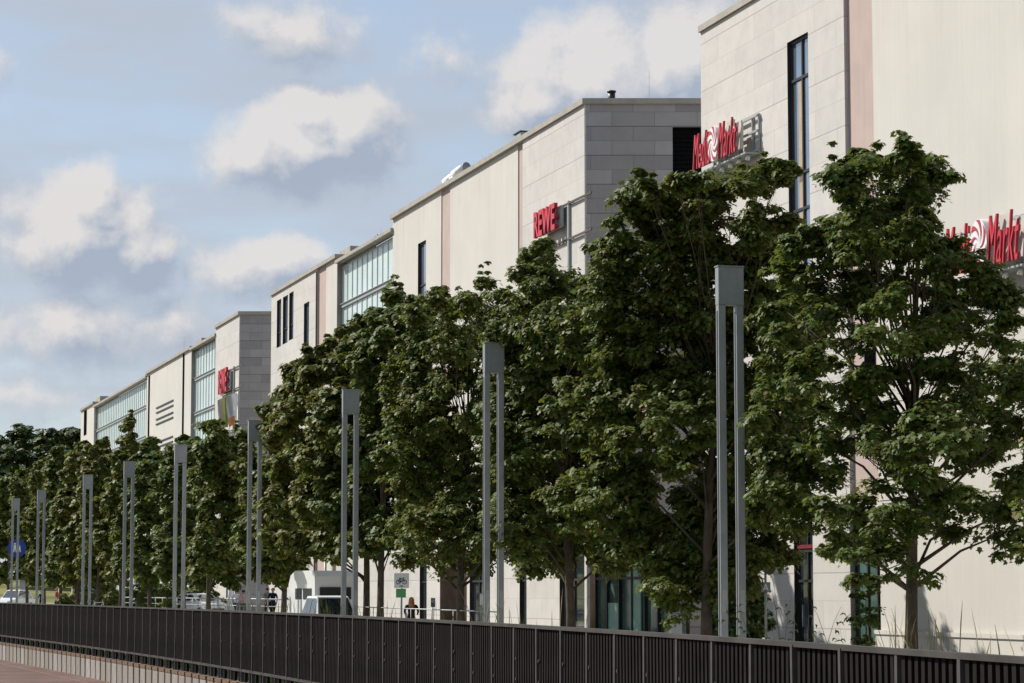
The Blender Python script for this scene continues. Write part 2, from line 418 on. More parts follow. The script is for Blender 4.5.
def window(root, h, y, dep=.3, rows=(), cols=(), fr=.07, glass='glass', name='window'):
    """frame (part) and pane (sub-part) filling the hole h = (t0, t1, z0, z1)"""
    t0, t1, z0, z1 = h; f = MB(); ya, yb = y + dep - .10, y + dep + .02
    f.box(t0, t0 + fr, ya, yb, z0, z1); f.box(t1 - fr, t1, ya, yb, z0, z1)
    f.box(t0 + fr, t1 - fr, ya + .002, yb, z0, z0 + fr); f.box(t0 + fr, t1 - fr, ya + .002, yb, z1 - fr, z1)
    for r in rows: f.box(t0 + fr, t1 - fr, ya + .004, yb, r - fr / 2, r + fr / 2)
    for c in cols: f.box(c - fr / 2, c + fr / 2, ya + .006, yb, z0 + fr, z1 - fr)
    o = f.build(name, M['dark'], root)
    p = MB(); p.box(t0 + .01, t1 - .01, y + dep - .04, y + dep + .06, z0 + .01, z1 - .01)
    p.build('pane', M[glass], o)
    return o

class Block:
    def __init__(s, name, label, cat, ufar, unear, H, depth=26, end=None, top=None, snear=None, sfar=None, ev=300):
        s.s0 = Sx(ufar, ev) if sfar is None else sfar; s.s1 = Sx(unear, ev) if snear is None else snear; s.W = s.s0 - s.s1; s.H = H; s.depth = depth
        p = PF + DF * s.s0
        s.root = empty(name, (p.x, p.y, 0), label, cat, ROTF); s.end = end
    def t(s, u, v=300, off=0.0): return s.s0 - Sx(u, v, off)
    def hole(s, ua, ub, vt, vb=None, zb=None, y=0.0):
        v = vt
        return (s.t(ua, v, -y), s.t(ub, v, -y), zb if vb is None else Zx(ua, vb, -y), Zx(ua, vt, -y))
    def shell(s, wall='render', endmat=None, endholes=(), cop=.32, far_wall=True):
        """end walls, back wall, roof and coping; end wall runs along the cross street"""
        r = RL if s.end else Vector((0, 1, 0)); k = s.depth / r.y
        A0, A1 = Vector((0, .3, 0)), Vector((s.W, -.0, 0)); B1 = A1 + r * k; B0 = Vector((0, s.depth, 0))
        H = s.H - .12; up = Vector((0, 0, H))
        e = MB(); q0 = A1 + r * .02
        Lr = (B1 - q0).length; zero = q0
        xs = sorted({0, Lr, *[x for h in endholes for x in h[:2]]}); zs = sorted({0, H, *[z for h in endholes for z in h[2:]]})
        for xa, xb in zip(xs, xs[1:]):
            for za, zb in zip(zs, zs[1:]):
                if any(h[0] < (xa + xb) / 2 < h[1] and h[2] < (za + zb) / 2 < h[3] for h in endholes): continue
                pa, pb = zero + r * xa, zero + r * xb
                e.poly([(pa.x, pa.y, za), (pb.x, pb.y, za), (pb.x, pb.y, zb), (pa.x, pa.y, zb)])
        e.build('end_wall', M[endmat or wall], s.root)
        for h in endholes:
            inn = Vector((-r.y, r.x, 0)) * .5
            l = MB(); pa, pb = zero + r * h[0], zero + r * h[1]
            n = int((h[3] - h[2]) / .18)
            for i in range(n):
                z = h[2] + (h[3] - h[2]) * i / n
                l.poly([pa + inn * .25 + Vector((0, 0, z)), pb + inn * .25 + Vector((0, 0, z)), pb + inn * .6 + Vector((0, 0, z + .15)), pa + inn * .6 + Vector((0, 0, z + .15))])
            l.poly([pa + inn + Vector((0, 0, h[2])), pb + inn + Vector((0, 0, h[2])), pb + inn + Vector((0, 0, h[3])), pa + inn + Vector((0, 0, h[3]))])
            for q in (pa, pb): l.poly([q + Vector((0, 0, h[2])), q + inn + Vector((0, 0, h[2])), q + inn + Vector((0, 0, h[3])), q + Vector((0, 0, h[3]))])
            for z in (h[2], h[3]): l.poly([pa + Vector((0, 0, z)), pb + Vector((0, 0, z)), pb + inn + Vector((0, 0, z)), pa + inn + Vector((0, 0, z))])
            l.build('louvre', M['louvre'], s.root)
        w_ = MB(); w_.poly([B1, B0, B0 + up, B1 + up]); w_.poly([B0, A0, A0 + up, B0 + up]); w_.build('back_wall', M[wall], s.root)
        rf = MB(); zt = Vector((0, 0, s.H - .3)); rf.poly([A0 + zt, A1 + zt + Vector((0, .3, 0)), B1 + zt, B0 + zt]); rf.build('roof', M['roof'], s.root)
        # coping: a raised lip running round the roof edge
        c = MB(); z0, z1 = s.H - cop * .72, s.H
        o0, o1 = Vector((-.02, -.17, 0)), Vector((s.W + .08, -.17, 0))
        i0, i1 = Vector((-.12, .42, 0)), Vector((s.W - .25, .42, 0))
        e1 = B1 + Vector((.14, -.1, 0)); ie1 = B1 + Vector((-.5, 0, 0)); o3, i3 = B0 + Vector((-.12, .1, 0)), B0 + Vector((.5, 0, 0))
        outer = [o0, o1, e1, o3]; inner = [Vector((.4, .42, 0)), i1, ie1 - r * .5, i3 - Vector((0, .5, 0))]
        for k_ in range(4):
            a, b_ = outer[k_], outer[(k_ + 1) % 4]; ia, ib = inner[k_], inner[(k_ + 1) % 4]
            V = lambda q, z: (q.x, q.y, z)
            c.poly([V(a, z0), V(b_, z0), V(b_, z1), V(a, z1)]); c.poly([V(a, z1), V(b_, z1), V(ib, z1), V(ia, z1)])
            c.poly([V(ib, z0), V(ia, z0), V(ia, z1), V(ib, z1)]); c.poly([V(a, z0), V(ia, z0), V(ib, z0), V(b_, z0)])
        c.build('coping', M['coping'], s.root)
    def strip(s, name, ua, ub, m, y=0.0, z0=0.0, z1=None, holes=(), ta=None, tb=None, dep=.3, v=300):
        b_ = MB(); t0 = s.t(ua, v) if ta is None else ta; t1 = s.t(ub, v) if tb is None else tb
        panel(b_, t0, t1, z0, s.H - .1 if z1 is None else z1, holes, y, .5, dep=dep, mrev=1)
        return b_.build(name, [M[m], M['dark']], s.root)  # second material darkens the reveals: shade of the recesses put into their colour

ZB = 4.7       # top of the ground-floor zone
# --- nearest building: limestone corner, rose strip, cream render
A_ = Block('stone_building', 'nearest tall building with pale stone corner, rose strip and blank cream wall, at right', 'building', 703, 1024, HB, snear=-20.0, ev=90)
hw = A_.hole(787, 808, 43, zb=7.6, y=-.08)
A_.strip('stone_cladding', 703, 847, 'stone', -.08, ZB, holes=[hw], dep=.20, v=90)
zr = [Zx(787, v) for v in (84, 178, 214)]
cm = hw[0] + (hw[1] - hw[0]) * .55
window(A_.root, hw, -.08, .20, rows=zr + [9.5, 11.5], cols=[cm], fr=.09, glass='coated')
bl = MB()
for za, zb in ((zr[0] - 3.4, zr[0] - .1), (zr[1] - 1.2, zr[1] - .1), (9.6, zr[2] - .1)): bl.box(hw[0] + .55, cm - .06, .065, .078, za, zb)
bl.build('blind', M['blind'], A_.root)
hw2 = A_.hole(864, 876, 351, 374, y=.05)
A_.strip('rose_strip', 847, 874, 'pink', .05, ZB, holes=[hw2], v=150); window(A_.root, hw2, .05, .3, fr=.06)
A_.strip('render_wall', 874, 1024, 'render', 0, ZB, tb=A_.W, v=150)
hd = (A_.t(795, 600), A_.t(814, 600), .05, 4.2)
hb_ = (A_.t(851, 600), A_.t(880, 600), .1, 4.4); hl = (A_.t(703, 600) + .4, A_.t(756, 600), .1, 4.4)
A_.strip('ground_floor_stone', 703, 851, 'stone', -.02, 0, ZB, holes=[hl, hd], tb=hb_[0] + .001, dep=.2)
A_.strip('ground_floor_render', 851, 1024, 'render', .02, 0, ZB, holes=[hb_], ta=hb_[0] + .001, tb=A_.W, dep=.22)
dw = window(A_.root, hd, -.02, .2, rows=[2.35, 3.3], cols=[(hd[0] + hd[1]) / 2 + .1], fr=.08, name='door')
rb = MB(); rb.box(hd[0] + .05, hd[1] - .05, .06, .09, 3.38, 3.50); rb.build('red_band', M['redband'], dw)
hn = MB(); hn.box(hd[0] + .55, hd[0] + .6, .01, .07, .9, 1.6); hn.build('handle', M['steel'], dw)
window(A_.root, hb_, .02, .22, rows=[2.4], cols=[hb_[0] + .9, hb_[0] + 1.6], fr=.08, glass='green_glass', name='shopfront')
window(A_.root, hl, -.02, .2, rows=[2.4], cols=[hl[0] + 1.6, hl[0] + 3.2], fr=.08, glass='green_glass', name='shopfront')
pl = MB(); t0 = A_.t(877, 630); pl.box(t0, A_.W, -.10, .0, .76, .88); pl.box(t0, A_.W, -.06, .0, 0, .76); pl.build('plinth', M['render'], A_.root)
A_.shell('render', 'render')

# --- second building
B_ = Block('stone_building', 'long cream building with shaded grey stone end wall and two rose strips, second from right', 'building', 393, 586, HB - .05, end=True, ev=200)
def endx(u, zc): return (u - 586) / FPX * zc
ZCB = (PF + DF * B_.s1 - Cv).dot(Fv) + 0
eo = (endx(674, ZCB), endx(674, ZCB) + 5.2, 13.5, Zx(586, 127))
hs = B_.hole(418, 426, 244, zb=10.5)
B_.strip('stone_cladding', 524, 586, 'stone', -.06, ZB, tb=B_.W)
B_.strip('rose_strip', 518, 524, 'pink', .05, ZB, v=200)
B_.strip('render_wall', 450, 518, 'render', 0, ZB)
B_.strip('rose_strip', 441, 450, 'pink', .05, ZB)
B_.strip('render_wall', 393, 441, 'render', 0, ZB, holes=[hs], ta=0, dep=.2); window(B_.root, hs, 0, .2, rows=[hs[3] - 2.2, hs[3] - 4.4, hs[3] - 6.6], fr=.08, glass='coated')
gh = [(B_.t(a, 600), B_.t(c, 600), .1, 3.9) for a, c in ((420, 427), (470, 485), (520, 527), (560, 585))]
B_.strip('ground_floor_stone', 393, 586, 'stone', -.02, 0, ZB, holes=gh, ta=0, tb=B_.W, dep=.2)
for i, h in enumerate(gh): window(B_.root, h, -.02, .2, rows=[2.5], cols=[(h[0] + h[1]) / 2], fr=.1, glass='glass', name='shopfront')
B_.shell('render', 'shaded_grey_stone', [eo])
# --- the glazed link
def curtain(name, label, ua, ub, H, spans, ev, low=0):
    k = Block(name, label, 'building', ua, ub, H, 24, ev=ev)
    y = .35; n = max(6, round(k.W / 1.25)); m = MB(); m.box(0, k.W, y, y + .1, 0, H - .3); m.build('glazing', M['curtain'], k.root)
    f = MB()
    for i in range(n + 1):
        t = k.W * i / n; f.box(t - .028, t + .028, y - .05, y - .001, 0, H - .35)
    f.build('fins', M['fin'], k.root)
    f = MB()
    for z in spans: f.box(0, k.W, y - .12, y + .05, z - .12, z + .12); f.box(0, k.W, y - .19, y - .12, z + .08, z + .12)
    f.build('spandrel', M['spandrel'], k.root)
    k.shell('render', cop=.26); return k
G1 = curtain('glass_building', 'turquoise glazed link between the cream building and the four-slot stone block', 337.3, 392.8, HB - .75, [18.75, 16.1, 13.4, 10.7, 8, 5.3], 300)
b_ = MB(); panel(b_, 0, G1.W, 0, ZB, [], -.02, .3); b_.build('ground_floor_stone', M['stone'], G1.root)
# --- third block
C_ = Block('stone_building', 'stone block with three slot windows at top and rose strip, left of glazed link', 'building', 272.5, 337, HB - .35, ev=290)
hs3 = [C_.hole(a, c, v, v + 47, y=-.06) for a, c, v in ((277, 281.3, 301), (283, 288, 297.5), (289.3, 293.6, 293.5))]
hs3 += [C_.hole(a, c, v, v + 40, y=-.06) for a, c, v in ((283, 288, 366), (289.3, 293.6, 362))]
hs4 = C_.hole(304, 309.3, 304, 360, y=-.06)
C_.strip('stone_cladding', 272.5, 318, 'stone', -.06, 0, holes=hs3 + [hs4], ta=0, dep=.2)
for h in hs3 + [hs4]: window(C_.root, h, -.06, .2, rows=[h[2] + 1], fr=.08, glass='coated')
C_.strip('rose_strip', 318, 326, 'pink', .05, 0); C_.strip('render_wall', 326, 337, 'render', 0, 0, tb=C_.W)
dp = MB(); t_ = C_.t(318.0); dp.box(t_ - .12, t_ + .02, -.12, -.065, 0, C_.H - .4); dp.build('downpipe', M['dark'], C_.root)
C_.shell('render')
bx = MB(); bx.box(C_.W - 3.0, C_.W - .1, .8, 3.4, C_.H - .3, C_.H + .55); bx.build('roof_box', M['coping'], C_.root)
# --- fourth block with shaded grey end wall
D_ = Block('stone_building', 'stone block with shaded grey end wall above flags, beyond the cross street', 'building', 216.5, 240, HB - .3, end=True, ev=330)
hd4 = [(D_.W - 2.2, D_.W - 1.0, .1, 3.5)]
D_.strip('stone_cladding', 216, 240, 'stone', -.05, 0, ta=0, tb=D_.W, holes=hd4); window(D_.root, hd4[0], -.05, .3, rows=[2.4], name='shopfront')
D_.shell('stone', 'shaded_grey_stone')
rb_ = MB(); rb_.box(D_.W + 3, D_.W + 4.6, 5, 7, D_.H - .3, D_.H + .5); rb_.build('roof_box', M['coping'], D_.root)
G2 = curtain('glass_building', 'narrow turquoise glazed link between flag block and louvred cream block', 191.4, 216.3, HB - .9, [18.75, 16.0, 13.3, 10.6, 7.9, 5.2], 360)
E_ = Block('render_building', 'cream render block with slanted vent slits, between two glazed links', 'building', 147, 191.3, HB - .75, ev=370)
ds = E_.hole(148.4, 150.2, 376, zb=1.0); ds2 = E_.hole(182.8, 184.8, 352, zb=1.0)
E_.strip('render_wall', 147, 191.3, 'render', 0, 0, holes=[ds, ds2], ta=0, tb=E_.W)
for h in (ds, ds2): window(E_.root, h, 0, .3, rows=[5, 9, 13, 17], fr=.1, glass='coated')
sl_ = MB()
for i in range(6):
    z = Zx(157, 408) - (0, .42, 1.0, 1.42, 3.0, 3.42)[i]; sl_.box(E_.t(156.5, 410), E_.t(173.5, 410), -.07, -.002, z - .05, z + .05)
sl_.build('vent_slits', M['dark'], E_.root)
E_.shell('render')
rb_ = MB(); rb_.box(E_.W - 3.0, E_.W - .1, .8, 4.4, E_.H - .3, E_.H + .7); rb_.build('roof_box', M['coping'], E_.root)
G3 = curtain('glass_building', 'long turquoise glazed wing between the last cream block and the louvred block', 94.3, 146.7, HB - 1.05, [18.55, 15.8, 13.1, 10.4, 7.7, 5], 400)
F_ = Block('render_building', 'farthest narrow cream block with one slot window, at left end of row', 'building', 81, 94, HB - .6, ev=420)
hf = F_.hole(84, 87, 411, 436)
F_.strip('render_wall', 81, 94, 'render', 0, 0, holes=[hf], ta=0, tb=F_.W); window(F_.root, hf, 0, .3, fr=.2)
F_.shell('render'); rb_ = MB(); rb_.box(F_.W - 3.5, F_.W - .1, .6, 4.4, F_.H - .3, F_.H + .6); rb_.build('roof_box', M['coping'], F_.root)

def fpos(s, off=0.0, z=0.0): q = PF + DF * s + NF * off; return Vector((q.x, q.y, z))
# --- roof gear on the second building
p = fpos(Sx(437, 190), -.55, HB - .3)
vt = empty('roof_vent', p, 'white twin bent roof vents on the cream roof edge', 'roof vent', ROTF)
for dx, h in ((-.75, .55), (.95, .68)):
    m = MB(); m.tube([(dx, 0, 0), (dx, 0, h), (dx + .10, .05, h + .14), (dx + .5, .2, h + .26), (dx + 1.15, .4, h + .36)], [.19, .19, .21, .23, .25], 16); m.build('duct', M['vent'], vt, True)
    m = MB(); m.tube([(dx + 1.15, .4, h + .36), (dx + 1.19, .415, h + .366)], [.265, .265], 16); m.build('rim', M['steel'], vt, True)
p0 = fpos(B_.s1) + Rv * endx(622, ZCB) + Vector((-.3, .3, HB - .35))
cp = empty('chimney_pipe', p0, 'short dark chimney pipe on the grey end wall roof', 'chimney')
m = MB(); m.tube([(0, 0, 0), (0, 0, .62)], .15, 14); m.build('pipe', M['dark'], cp, True)
m = MB(); m.tube([(0, 0, .60), (0, 0, .66)], .19, 14); m.build('cap', M['dark'], cp, True)
bx_ = empty('roof_cabinet', fpos(Sx(518.5, 143), -.5, HB - .1), 'small grey metal box on the roof edge above rose strip', 'roof box', ROTF)
m = MB(); m.box(-.5, .5, -.55, .35, 0, .32); m.build('cabinet', M['spandrel'], bx_, bevel=.03); m = MB(); m.box(-.55, .55, -.6, .4, .322, .36); m.build('lid', M['dark'], bx_)
proto = None
for u, v, h, dy in ((549, 118, 1.5, -1), (463, 170, 1.6, -1), (500, 150, 1.3, -3), (667, 97, 2.1, -2), (402, 214, 1.3, -1), (376, 240, 1.2, -2), (347, 252, 1.6, -2), (172, 352, 1.8, -1), (712, 24, 1.6, -1)):
    q = fpos(Sx(u, v), dy, HB - .4) if u != 667 else fpos(B_.s1) + Rv * endx(667, ZCB) + Vector((-.5, .5, HB - .4))
    lab = {549: 'thin lightning rod on the roof edge near the shaded grey stone corner', 463: 'thin lightning rod right of the white roof vents', 500: 'thin lightning rod left of the small roof cabinet',
           667: 'thin lightning rod right of the dark chimney pipe', 402: 'thin lightning rod at the far corner of the long cream roof', 376: 'thin lightning rod on the right half of the near glazed link', 347: 'thin lightning rod at the left end of the near glazed link',
           172: 'thin lightning rod on the louvred cream block', 712: 'thin lightning rod at the corner of the nearest building'}[u]
    o = empty('lightning_rod', q, lab, 'lightning rod', 0, 'lightning rods along the roofs')
    m = MB(); m.tube([(0, 0, 0), (0, 0, h * .6 + .3)], [.010, .005], 6); m.build('rod', M['spandrel'], o)
    m = MB(); m.box(-.12, .12, -.12, .12, 0, .1); m.build('foot', M['slab'], o)
q = fpos(Sx(350, 254), -1.5, HB - 1.0)
an = empty('roof_aerial', q, 'small dark aerial with cross bars on the glazed link roof', 'aerial', ROTF)
m = MB(); m.tube([(0, 0, 0), (0, 0, 1.3)], .04, 6); m.build('mast', M['dark'], an)
m = MB(); m.tube([(-.8, 0, 1.05), (.8, 0, 1.15)], .035, 6); m.tube([(-.5, 0, .8), (-.5, 0, 1.25)], .03, 6); m.tube([(.55, 0, .9), (.55, 0, 1.35)], .03, 6); m.build('crossbar', M['dark'], an)

# ------------------------------------------------------------------ lettering
def text_mesh(body, width, height, depth=.12, shear=0.0, bold=.03, spacing=1.0):
    cu = bpy.data.curves.new('lettering', 'FONT'); cu.body = body; cu.size = 1; cu.extrude = .05; cu.offset = bold; cu.shear = shear; cu.space_character = spacing
    cu.resolution_u = 4
    o = bpy.data.objects.new('lettering', cu); COL.objects.link(o)
    dg = bpy.context.evaluated_depsgraph_get(); dg.update()
    me = bpy.data.meshes.new_from_object(o.evaluated_get(dg)); bpy.data.objects.remove(o); bpy.data.curves.remove(cu)
    co = np.array([v.co for v in me.vertices]); lo, hi = co.min(0), co.max(0)
    co = (co - lo) / (hi - lo)
    # text plane xy -> building space x, z ; depth -> -y
    out = np.stack([co[:, 0] * width, (.5 - co[:, 2]) * depth, co[:, 1] * height], 1)
    me.vertices.foreach_set('co', out.ravel()); me.update()
    me.materials.clear(); me.materials.append(M['red']); me.materials.append(M['redside'])
    for p in me.polygons: p.material_index = 0 if abs(p.normal.y) > .7 else 1
    return me
def mobj(name, me, parent, loc=(0, 0, 0)):
    o = bpy.data.objects.new(name, me); COL.objects.link(o); o.parent = parent; o.location = loc; return o

def two_word_sign(u0, v0, width, hcap, off, label):
    """tall slanted red words either side of a round swirl, on beige backings held off the wall"""
    s = Sx(u0, v0, off); z = Zx(u0, v0, off)
    r = empty('shop_sign', fpos(s, off, z), label, 'shop sign', ROTF, 'red slanted shop signs')
    w1 = width * .40; w2 = width * .42; gap = width * .18
    mobj('lettering', text_mesh('Media', w1, hcap, .07, .42, -.002, 1.06), r)
    mobj('lettering', text_mesh('Markt', w2, hcap, .07, .42, -.002, 1.06), r, (w1 + gap, 0, 0))
    bk = MB(); bk2 = MB()
    bk.box(.15, w1 - .02, .14, .22, .1, hcap * .74); bk.box(w1 - .45, w1 + .05, .145, .22, hcap * .5, hcap * .95); bk.box(.45, 1.0, .147, .22, hcap * .7, hcap * .98)
    bk2.box(w1 + gap + .2, width + .05, .14, .22, .1, hcap * .78); bk2.box(w1 + gap + .45, w1 + gap + 1.05, .143, .22, hcap * .7, hcap * .99); bk2.box(width - .5, width + .02, .146, .2, .3, hcap * .85)
    bk2.build('backing', M['beige'], r)
    bk.build('backing', M['beige'], r)
    em = MB(); cx_, cz, R = w1 + gap / 2, hcap * .50, hcap * .50; n = 40
    rx = gap * .62
    ring = [(cx_ + rx * math.cos(2 * math.pi * i / n), cz + R * math.sin(2 * math.pi * i / n)) for i in range(n)]
    em.poly([(x, -.06, z_) for x, z_ in ring]); em.poly([(x, .3, z_) for x, z_ in ring][::-1])
    for i in range(n):
        a, c = ring[i], ring[(i + 1) % n]; em.poly([(a[0], .3, a[1]), (c[0], .3, c[1]), (c[0], -.06, c[1]), (a[0], -.06, a[1])])
    e = em.build('emblem', M['white'], r)
    sw = MB()
    for k in range(7):
        a0 = 2 * math.pi * k / 7; pts = []
        for side in (0, 1):
            arc = []
            for j in range(9):
                q = j / 8; an_ = a0 + q * 1.35 + (side * .42 * (q ** .8)); rr = .06 + .92 * q
                arc.append((cx_ + rx * rr * math.cos(an_), -.075, cz + R * rr * math.sin(an_)))
            pts.append(arc)
        for j in range(8): sw.poly([pts[0][j], pts[1][j], pts[1][j + 1], pts[0][j + 1]])
    sw.build('swirl', M['red'], e)
    fr = MB()
    for zz in (-.05, hcap * .5, hcap * .92): fr.box(.3, width + .5, .52, .58, zz, zz + .07)
    for t in (.4, w1 - .1, w1 + gap + .5, width - .1, width + .47):
        fr.box(t - .03, t + .03, .585, .65, -.1, hcap)
        for zz in (.15, hcap * .8): fr.box(t - .025, t + .025, .65, off, zz, zz + .06)
    fr.box(.1, width + .5, .1, .6, -.15, -.10)
    fr.build('bracket', M['spandrel'], r)
    for i in range(6):
        l = MB(); t = .5 + i * (width - .2) / 5; l.tube([(t, .3, -.17), (t, .26, -.33)], [.06, .09], 8); l.build('spotlight', M['vent'], r, True)
    return r
two_word_sign(693.5, 171, 4.15, 1.24, .75, 'red slanted lettering sign on the corner of the nearest stone building')
two_word_sign(945, 279, 4.35, 1.36, .75, 'red slanted lettering sign on the blank cream wall behind the nearest tree')

def supermarket_sign(u0, vt, u1, h, off, label, uend):
    s = Sx(u0, vt, off); z = Zx(u0, vt, off) - h; w_ = s - Sx(u1, vt, off); te = s - Sx(uend, vt, off)
    r = empty('shop_sign', fpos(s, off, z), label, 'shop sign', ROTF, 'red block letter signs')
    mobj('lettering', text_mesh('REWE', w_, h, .15, 0, .03, 1.04), r)
    b_ = MB(); b_.box(.2, w_ + .12, .17, .3, .1, h * .9); b_.build('backing', M['spandrel'], r)
    f = MB(); rod = MB()
    for zz in (h * .9, h * .9 - 1.5, h * .9 - 4.4): rod.box(-1.2, te, .32, .38, zz - .04, zz + .04)
    for zz in (h * .9, h * .9 - 1.5):
        for t in (-.9, 1.2, w_ + 1.0, te - .3): f.box(t - .03, t + .03, .38, off, zz - .03, zz + .03)
    f.box(w_ + .5, w_ + .66, .33, .45, -4.5, h); f.build('bracket', M['spandrel'], r); rod.build('rods', M['signback'], r)
    return r
supermarket_sign(535, 213, 556, 1.12, .5, 'red block letter sign on long rods above the trees, second building', 583.5)
supermarket_sign(219, 371, 227.2, 1.75, .5, 'far red block letter sign above the flags on the fourth block', 238.3)

# --- flags in front of the fourth block
def flag(u, v, X, label, cols, ph):
    q = at_x(u, v, X); H = q.z; r = empty('flagpole', (q.x, q.y, .45), label, 'flag', 0, 'flags before the fourth block')
    m = MB(); m.tube([(0, 0, 0), (0, 0, H - .3)], [.06, .035], 8); m.build('pole', M['steel'], r, True)
    m = MB(); n = 9; k = 14; wd = .68; hh = 1.9
    def P_(i, j):
        x = i / n; zz = j / k
        return (-.05 - wd * x * (1 - .25 * zz), .10 * math.sin(6 * x + 3 * zz + ph) * (x + .2), H - .4 - hh * zz - .25 * x * x)
    for i in range(n):
        for j in range(k): m.poly([P_(i, j), P_(i, j + 1), P_(i + 1, j + 1), P_(i + 1, j)], cols(i / n, j / k))
    m.build('cloth', [M[c] for c in ('flag_w', 'flag_y', 'flag_g', 'flag_o', 'carsilver')], r, True)
flag(229.2, 397.5, 29.5, 'yellow and green flag hanging from grey pole beneath red sign', lambda x, z: 2 if x < .25 else (1 if x < .62 else 4), .6)
flag(238, 394, 29.2, 'pale flag with orange lower end beside the grey end wall', lambda x, z: 3 if z > .68 and x > .15 else (4 if x > .4 else 0), 1.4)

# ------------------------------------------------------------------ fence along the quay and the wall below it
y = 13.2; posts = []
while len(posts) < 99:
    posts.append(y); dx = (fx(y + .05) - fx(y - .05)) / .1; y += 1.35 / math.hypot(1, dx)
fr_ = empty('quay_fence', fpt(posts[0]), 'long dark slatted fence with grey posts along the quay edge', 'fence')
base = Vector(fr_.location)
pm = MB(); pw = 1.285
pm.box(0, pw, .03, .045, .265, 1.53, 1)
nb = 9
for i in range(nb):
    x = (i + .5) * pw / nb; pm.box(x - .036, x + .036, -.03, .028, .264, 1.53, 0)
pme = pm.mesh('panel', [M['fence_slat'], M['fence_back']])
sm = MB(); sm.box(-.03, .03, -.055, .05, -.02, 1.55); sm.tube([(.085, -.028, 1.12), (.085, -.045, 1.12)], .022, 8); sm.tube([(.085, -.028, .85), (.085, -.045, .85)], .022, 8)
sme = sm.mesh('post', M['fence_post'])
fm = MB(); fm.box(-.07, .07, -.03, .03, -.02, .206)
fme = fm.mesh('foot', M['fence_back'])
rail = MB(); rl2 = MB(); rf_ = random.Random(5)
_t = NT(M['fence_slat'].node_tree); _b = M['fence_slat'].node_tree.nodes['Principled BSDF']; _l = _b.inputs['Base Color'].links[0].from_socket
_t.put(_b.inputs['Base Color'], _t.mix(_t.m('MULTIPLY', _t.n('ShaderNodeObjectInfo').outputs['Random'], .5), _l, (.020, .0175, .016, 1)))
for i in range(len(posts) - 1):
    a, c = fpt(posts[i]), fpt(posts[i + 1]); ang = math.atan2(a.y - c.y, a.x - c.x)   # local x runs toward the camera, -y faces the river
    def put(nm, me, q):
        o = bpy.data.objects.new(nm, me); COL.objects.link(o); o.parent = fr_; o.location = q - base; o.rotation_euler = (rf_.uniform(-.006, .006), rf_.uniform(-.004, .004), ang + rf_.uniform(-.006, .006)); return o
    dd = (a - c).normalized()
    put('panel', pme, c + dd * .032); put('post', sme, c); put('foot', fme, c + dd * .35)
    if 20 < i < 69: put('foot', fme, c + dd * 1.0)
    n = Vector((-dd.y, dd.x, 0))
    for R_, z0, z1, o0, o1 in ((rail, 1.532, 1.575, -.055, .06), (rl2, .205, .262, -.05, .05)):
        f0, f1 = a - base, c - base
        V = lambda q, o, z: q + n * o + Vector((0, 0, z))
        for (oa, za, ob, zb) in ((o0, z0, o1, z0), (o1, z0, o1, z1), (o1, z1, o0, z1), (o0, z1, o0, z0)):
            R_.poly([V(f0, oa, za), V(f1, oa, za), V(f1, ob, zb), V(f0, ob, zb)])
rail.build('top_rail', M['fence_rail'], fr_); rl2.build('bottom_rail', M['fence_rail'], fr_)

y = 36.0; wr = empty('retaining_wall', fpt(y, .1, -.72), 'low wall of pale weathered concrete slabs with rusty top below the fence', 'wall'); wb = Vector(wr.location)
variants = []
random.seed(4)
for k in range(5):
    m = MB(); wdt = .84
    m.box(0, wdt, -.02, .16, 0, .60 + random.uniform(-.015, .015), 0); m.box(0, wdt, -.03, .17, .602, .69, 1)
    variants.append(m.mesh('slab', [M['slab'], M['rust']]))
for i in range(99):
    a = fpt(y, .1); dx = (fx(y + .05) - fx(y - .05)) / .1; y += 1.06 / math.hypot(1, dx); c = fpt(y, .1)
    o = bpy.data.objects.new('slab', random.choice(variants)); COL.objects.link(o); o.parent = wr
    o.location = Vector((c.x, c.y, -.72)) - wb; o.rotation_euler = (0, 0, math.atan2(a.y - c.y, a.x - c.x) + random.uniform(-.01, .01))
q = at_z(39, 663, -.70)
mr = empty('mooring_ring', q, 'dark iron mooring bracket at the foot of the slab wall', 'mooring ring', rad(90))
m = MB(); m.tube([(-.5, 0, 0), (-.5, 0, .28), (-.4, 0, .36)], .05, 8); m.tube([(.5, 0, 0), (.5, 0, .28), (.4, 0, .36)], .05, 8); m.build('bracket', M['dark'], mr, True)
m = MB(); m.tube([(.62 * math.cos(t / 10 * math.pi), -.1 - .45 * math.sin(t / 10 * math.pi), .08) for t in range(11)], .05, 8); m.build('ring', M['dark'], mr, True)
q = at_z(108, 679, -.72); bo = empty('bollard', q, 'short grey bollard at the foot of the slab wall', 'bollard')
m = MB(); m.tube([(0, 0, 0), (0, 0, .5), (0, 0, .62)], [.09, .09, .06], 12); m.build('post', M['spandrel'], bo, True); m = MB(); m.tube([(0, 0, 0), (0, 0, .05)], .16, 12); m.build('base', M['dark'], bo, True)

